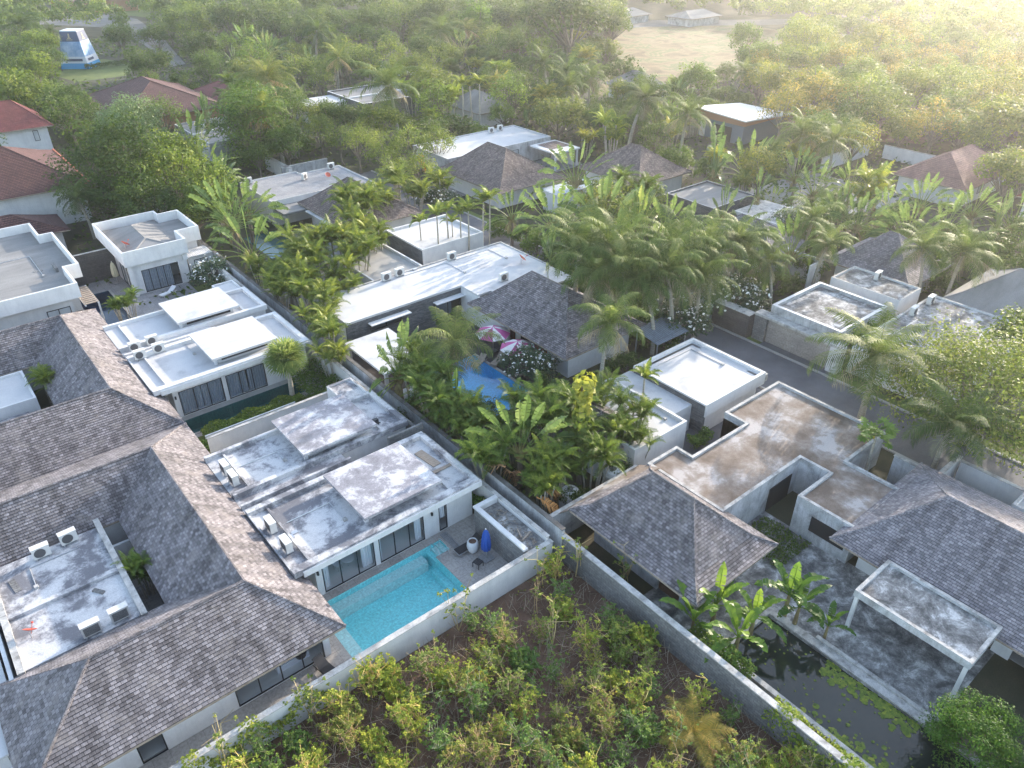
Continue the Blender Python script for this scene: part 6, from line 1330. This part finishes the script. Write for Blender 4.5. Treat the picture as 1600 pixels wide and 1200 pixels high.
# stuff: dry brush and ground litter, ground cover between the trees, lily pads, far wood
q = Q()
for k in range(8500):
    u, v = R.uniform(230, 1340), R.uniform(850, 1240); x, y = P(u, v)
    if not (y < 26.2 and x < 25.9): continue
    a = R.uniform(0, 6.28); l = R.uniform(.3, 1.3); el = R.uniform(0, 1.2); d = np.array([math.cos(a)*math.cos(el), math.sin(a)*math.cos(el), math.sin(el)])
    p = np.array([x, y, R.uniform(0, .25)]); tubeq(q, [p, p+d*l*.5+R.normal(size=3)*.05, p+d*l], [.017, .013, .007], 3, R.uniform(.2, 1))
o = link('dry_brush', q.mesh('dry_brush', M['twig'])); o['kind'] = 'stuff'
q = Q(); n = 14000; U = R.uniform(200, 1350, n); W_ = R.uniform(850, 1250, n); XY = np.array([P(a, b_) for a, b_ in zip(U, W_)]); dens = np.sin(XY[:, 0]*.9)+np.sin(XY[:, 1]*1.1+XY[:, 0]*.4)+R.normal(size=n)*.7
ok = (XY[:, 1] < 26.5) & (XY[:, 0] < 26.0) & (dens > .1); XY = XY[ok]; C = np.concatenate([XY, R.uniform(.02, .35, (len(XY), 1))], 1)
leaf_quads(q, C, unit(R.normal(size=C.shape)*.5+np.array([0, 0, 1])), R.uniform(.06, .20, len(C)), R.uniform(0, 1, len(C)), R, .5)
o = link('ground_cover', q.mesh('lot_cover', M['shrub'])); o['kind'] = 'stuff'; o.color = (.8,.75,.6,1)
q = Q(); n = 600
for k in range(n):
    if k < 240: x, y = 33.1-abs(R.normal())*.55, R.uniform(5.2, 10.6)
    elif k < 470: x, y = 28.8+abs(R.normal())*.6, R.uniform(-1, 8.5)+R.normal()*.8
    else: x, y = R.uniform(28.8, 33.1), R.uniform(-1, 14.5)
    if x > 33.1 or x < 28.75: continue
    r = R.uniform(.07, .20)*(1 if k < 470 else .4); a0 = R.uniform(0, 6.28); z_ = -.15+R.uniform(0, .02)+(.0)
    for j in range(4):
        a = a0+j*1.45; b_ = a+1.45; c_ = (a+b_)/2; q.add([(x,y,z_), (x+r*math.cos(a),y+r*math.sin(a),z_), (x+r*1.05*math.cos(c_),y+r*1.05*math.sin(c_),z_+.006), (x+r*math.cos(b_),y+r*math.sin(b_),z_)], [[0,1,2,3]], .45+R.normal()*.2)
o = link('lily_pads', q.mesh('lily_pads', M['shrub'])); o['kind'] = 'stuff'; o.color = (1.35,1.35,.9,1)
# ---- scattered trees of the estate and the wood behind it ----
BLD = []   # keep-out rectangles
for ob in list(bpy.data.objects):
    if ob.parent is None and ob.get('category') in ('house','garage','outbuilding','roof','canopy','carport','shed','shelter','pool','wall','porch','billboard','tank'):
        xs, ys = [], []
        for ch in ob.children:
            if ch.type != 'MESH': continue
            for c in ch.bound_box: xs.append(c[0]+ob.location.x); ys.append(c[1]+ob.location.y)
        if xs: BLD.append((min(xs), max(xs), min(ys), max(ys)))
BLD += [(54.5, 62.5, -40, 112), (-30, 27, -30, 82)]
FREE = [[P(u, v) for u, v in pg] for pg in (((905,185), (1010,150), (1225,110), (1235,50), (1150,36), (990,36), (960,50), (955,110)), ((85,125), (120,130), (225,122), (215,95), (160,90), (105,100)), ((60,40), (60,22), (180,20), (215,28), (250,52), (290,100), (268,106), (228,74), (180,46), (110,42)), ((90,23), (170,21), (235,28), (235,6), (150,4), (95,12)), ((90,185), (110,205), (150,185), (120,170)))]
def inpoly(x, y, pg):
    c = False; n = len(pg)
    for i in range(n):
        (x0, y0), (x1, y1) = pg[i], pg[i-1]
        if (y0 > y) != (y1 > y) and x < (x1-x0)*(y-y0)/(y1-y0)+x0: c = not c
    return c
def free(x, y, r, cam_margin=True):
    for a, b_, c, d in BLD:
        if a-r < x < b_+r and c-r < y < d+r: return False
    if cam_margin and r > 0:      # do not stand right in front of a roof as seen by the camera
        for a, b_, c, d in BLD[:]:
            if d-c < 25 and b_-a < 25:
                for k in (3.0, 6.5):
                    fx, fy = x*(1+k/math.hypot(x, y)*1.0), y*(1+k/math.hypot(x, y)*1.0)
                    if a+.5 < fx < b_-.5 and c+.5 < fy < d-.5: return False
    return not any(inpoly(x, y, pg) for pg in FREE)
def zone(u, v, x, y):
    if x > 150 and u > 1180: return 'w', 'upper right wood'
    if u > 1180 and v < 300 and x > 95: return 'w', 'sunlit wood'
    if u > 1050: return 'p', 'right side gardens'
    if v < 60: return 'f', 'top edge tree belt'
    if u < 330: return 'b', 'upper left gardens'
    if u < 620: return 'm', 'left middle greenery'
    if u < 860: return 'm', 'upper middle greenery'
    return 'm', 'right middle greenery'
CLEAR = [(104,46,168,112,235),(100,100,215,126,235),(150,120,262,158,170),(290,128,320,152,175),(0,183,66,240,155),(0,226,124,300,118),(0,306,88,345,108),(225,45,285,90,250),(80,12,250,45,300),(285,190,352,222,142),
 (535,136,615,162,163),(700,195,848,262,122),(838,212,905,246,128),(805,238,858,284,108),(935,236,1008,272,114),(1088,155,1238,220,148),(1288,240,1347,272,134),(1363,240,1440,262,144),(1405,230,1582,302,124),(1572,268,1600,300,124),
 (1143,316,1238,368,99),(1044,286,1152,324,102),(955,38,1150,112,205),(1322,366,1442,440,82),(1270,402,1450,520,70),(1486,424,1600,512,75),(400,256,602,332,104),(465,268,612,350,94),(858,276,926,306,104),(1120,345,1200,415,85),(398,356,466,404,88),(695,138,760,200,122),(1225,100,1260,125,200),(150,140,265,222,148),(96,120,165,200,150),(0,115,92,205,160),(100,190,270,345,105),(335,125,462,240,128),(408,200,486,266,112),(1425,520,1600,740,50),(832,0,965,120,190),(945,80,1020,135,175),(455,60,640,130,185)]
def blocks(x, y, h, r):
    d = math.hypot(x, y); u, v0 = pix(x, y, 0); _, v1 = pix(x, y, h*.9); du = r*FPX/math.hypot(d, 30)*.75
    for (a, b_, c, e_, dist) in CLEAR:
        if d < dist and u+du > a and u-du < c and v0 > b_ and v1 < e_: return True
    return False
cand = []; near = [(a, b_, c) for a, b_, c in PL]
RR = np.random.default_rng(55)
cell = {}
def ok_sp(x, y, r):
    i, j = int(x//8), int(y//8)
    for a in range(i-2, i+3):
        for b_ in range(j-2, j+3):
            for (px, py, pr) in cell.get((a, b_), ()):
                if (px-x)**2+(py-y)**2 < (.86*(pr+r))**2: return False
    return True
def occ(x, y, r): cell.setdefault((int(x//8), int(y//8)), []).append((x, y, r))
for (x, y, r) in near: occ(x, y, min(r, 2.2))
for _ in range(26000):
    d = 45+RR.uniform(0, 1)**.62*470; a = YAW+RR.uniform(-.68, .68); x, y = d*math.cos(a), d*math.sin(a)
    u, v = pix(x, y, 4)
    if not (-60 < u < 1660 and -60 < v < 560): continue
    zk, zl = zone(u, v, x, y); rr = RR.uniform(0, 1)
    r = 1.7 if d < 110 else (2.3 if d < 190 else 3.3)
    if not free(x, y, r*(.9 if d < 130 else .8)): continue
    if not ok_sp(x, y, r): continue
    if blocks(x, y, {'w': 9.5, 'f': 11, 'b': 8.5}.get(zk, 7.5), r+.6): continue
    occ(x, y, r); cand.append((d, x, y, u, v, zk, zl, r, rr))
cand.sort(); picked = cand[:560]; farc = cand[560:]
KIND = {'p': [('travellers_palm','ravenala','paddle leaved palm',7.0,.22), ('areca_clump','areca','feathery palm shrub',5.0,.40), ('coconut_palm','coconut','coconut palm',7.5,.52), ('broadleaf_tree','broadleaf','round leafy tree',6.5,.72), ('broadleaf_shrub','bushy','dense shrub',4.6,1.0)],
        'm': [('travellers_palm','ravenala','paddle leaved palm',7.0,.16), ('areca_clump','areca','feathery palm shrub',5.5,.32), ('coconut_palm','coconut','coconut palm',8.0,.42), ('broadleaf_tree','broadleaf','round leafy tree',8.0,.66), ('loose_tree','loose','loose crowned tree',8.5,.84), ('broadleaf_shrub','bushy','dense shrub',5.0,1.0)],
        'b': [('broadleaf_tree','broadleaf','round leafy tree',8.5,.40), ('loose_tree','loose','loose crowned tree',8.5,.62), ('broadleaf_shrub','bushy','dense shrub',5.0,.92), ('coconut_palm','coconut','coconut palm',8.5,1.0)],
        'f': [('broadleaf_tree','broadleaf','round leafy tree',11.0,.6), ('loose_tree','loose','loose crowned tree',11.0,1.0)],
        'w': [('loose_tree','loose','loose crowned tree',9.5,.55), ('broadleaf_tree','broadleaf','round leafy tree',9.0,1.0)]}
TINTS = {'p': [(1,1.05,.85,1), (.7,.85,.75,1), (1.4,1.35,.8,1), (1.2,1.25,1.0,1)], 'm': [(.62,.72,.62,1), (1,1.05,.85,1), (1.6,1.4,.9,1), (.55,.72,.6,1), (1.25,1.4,.7,1), (1.5,1.2,1.0,1)], 'b': [(.6,.72,.6,1), (1.5,1.4,.8,1), (.5,.6,.52,1), (1,1.1,.8,1)], 'f': [(.55,.68,.6,1), (1,1,.85,1), (.75,.8,.7,1), (1.3,1.2,.9,1)],
         'w': [(1.8,1.5,.8,1), (2.1,1.5,.9,1), (1.5,1.5,.8,1), (2.6,1.5,1.1,1), (1.7,1.55,1.1,1)]}  # wood tints brightened and yellowed, painting backlight into the leaves
out = {}
for (d, x, y, u, v, zk, zl, r, rr) in picked:
    k = next(q_ for q_ in KIND[zk] if rr <= q_[4]); out.setdefault((k[:4], zl, zk), []).append((u, v, x, y))
for (k, zl, zk), ls in out.items():
    bands = {}
    for it in ls: bands.setdefault(0 if len(ls) < 14 else int(it[1]//60), []).append(it)
    bk = sorted(bands)
    for bi, b_ in enumerate(bk):
        it_ = sorted(bands[b_]); od = ordinals(len(it_)); rowt = '' if len(bk) == 1 else (', back row' if bi == 0 else (', front row' if bi == len(bk)-1 else ', %s row back' % ordw(bi)))
        for i, (u, v, x, y) in enumerate(it_):
            tint = TINTS[zk][int(RR.integers(0, len(TINTS[zk])))]; h = k[3]*RR.uniform(.62, 1.32)
            plant(k[0], k[1], x, y, h, '%s, %s%s, in the %s' % (k[2], od[i] if len(it_) > 1 else 'the only one', rowt, zl), 'palm tree' if 'palm' in k[0] else ('bush' if 'shrub' in k[0] else 'tree'), '%ss in the %s' % (k[2], zl), color=tint, wide=RR.uniform(.95, 1.2))
# the rest of the distant wood: one mass
rf = np.random.default_rng(8); Vl, Fl, Tl = [], [], []
pts = [(x, y, zk) for (d, x, y, u, v, zk, zl, r, rr) in farc]
q = Q()
for (x, y, zk) in pts:
    h = rf.uniform(6.5, 14); rd = rf.uniform(2.8, 5.6); nb = 9; base = .45+rf.normal()*.24+(.15 if zk == 'w' else -.08)  # leaves of the right-hand wood lightened for a backlit look
    for b_ in range(nb):
        dd = unit(rf.normal(size=3)); dd[2] = abs(dd[2])*.9; c = np.array([x, y, h*.55])+dd*np.array([rd*.6, rd*.6, h*.38]); n = 42
        e = unit(rf.normal(size=(n, 3))); e[:, 2] = np.abs(e[:, 2])*.9-.15
        leaf_quads(q, c+e*rd*.42, unit(e*1.2+rf.normal(size=(n, 3))*.3+np.array([0, 0, .35])), rf.uniform(.45, .95, n), base+rf.normal()*.08+rf.normal(size=n)*.07, rf, .7)
if pts: o = link('far_wood', q.mesh('far_wood', M['leaf'])); o['kind'] = 'stuff'; o.color = (1.3,1.25,.9,1)
print('FAR', len(pts), 'PICK', len(picked))
# ground cover under the estate's trees
n = 80000; dd = 40+rf.uniform(0, 1, n)**.7*260; aa = YAW+rf.uniform(-.95, .75, n); X, Yy = dd*np.cos(aa), dd*np.sin(aa); keep = np.ones(n, bool)
for a, b_, c, d in BLD: keep &= ~((X > a-.3) & (X < b_+.3) & (Yy > c-.3) & (Yy < d+.3))
for pg in FREE[:3]: keep &= np.array([not inpoly(x, y, pg) for x, y in zip(X, Yy)])
for h in HOLES: keep &= ~((X > h[0]-1.5) & (X < h[1]+1.5) & (Yy > h[2]-1) & (Yy < h[3]+1))
keep &= ~((X > 27) & (X < 43) & (Yy > 41) & (Yy < 60)); keep &= ~((X > 35) & (X < 55.5) & (Yy > -20) & (Yy < 42)); keep &= ~((X > 26.5) & (X < 42) & (Yy < 28))
X, Yy, dd = X[keep], Yy[keep], dd[keep]; C = np.stack([X, Yy, rf.uniform(.05, .9, len(X))], 1); q = Q()
leaf_quads(q, C, unit(rf.normal(size=C.shape)*.5+np.array([0, 0, 1])), rf.uniform(.3, .7, len(C))*(.6+dd/200), .35+rf.normal(size=len(C))*.2, rf, .6)
o = link('undergrowth', q.mesh('undergrowth', M['leaf'])); o['kind'] = 'stuff'; o.color = (.8,.85,.7,1)

import re as _re
for ob in bpy.data.objects:
    if ob.get('label') and not 4 <= len(_re.findall(r"[A-Za-z0-9']+", ob['label'])) <= 16: print('LONG', ob.name, ob['label'])
# ================= air: even haze =================
b = MB(); b.box(-800, 1000, -650, 1050, -3, 62)
hz = b.build('haze', []); hz['kind'] = 'stuff'
hm = bpy.data.materials.new('haze air'); hm.use_nodes = True; N = hm.node_tree.nodes; N.clear()
o = N.new("ShaderNodeOutputMaterial"); pv = N.new("ShaderNodeVolumePrincipled"); pv.inputs['Color'].default_value = (.94,.96,1.0,1)
pv.inputs['Density'].default_value = .00036; pv.inputs['Anisotropy'].default_value = .78
hm.node_tree.links.new(pv.outputs[0], o.inputs['Volume']); hz.data.materials.append(hm)
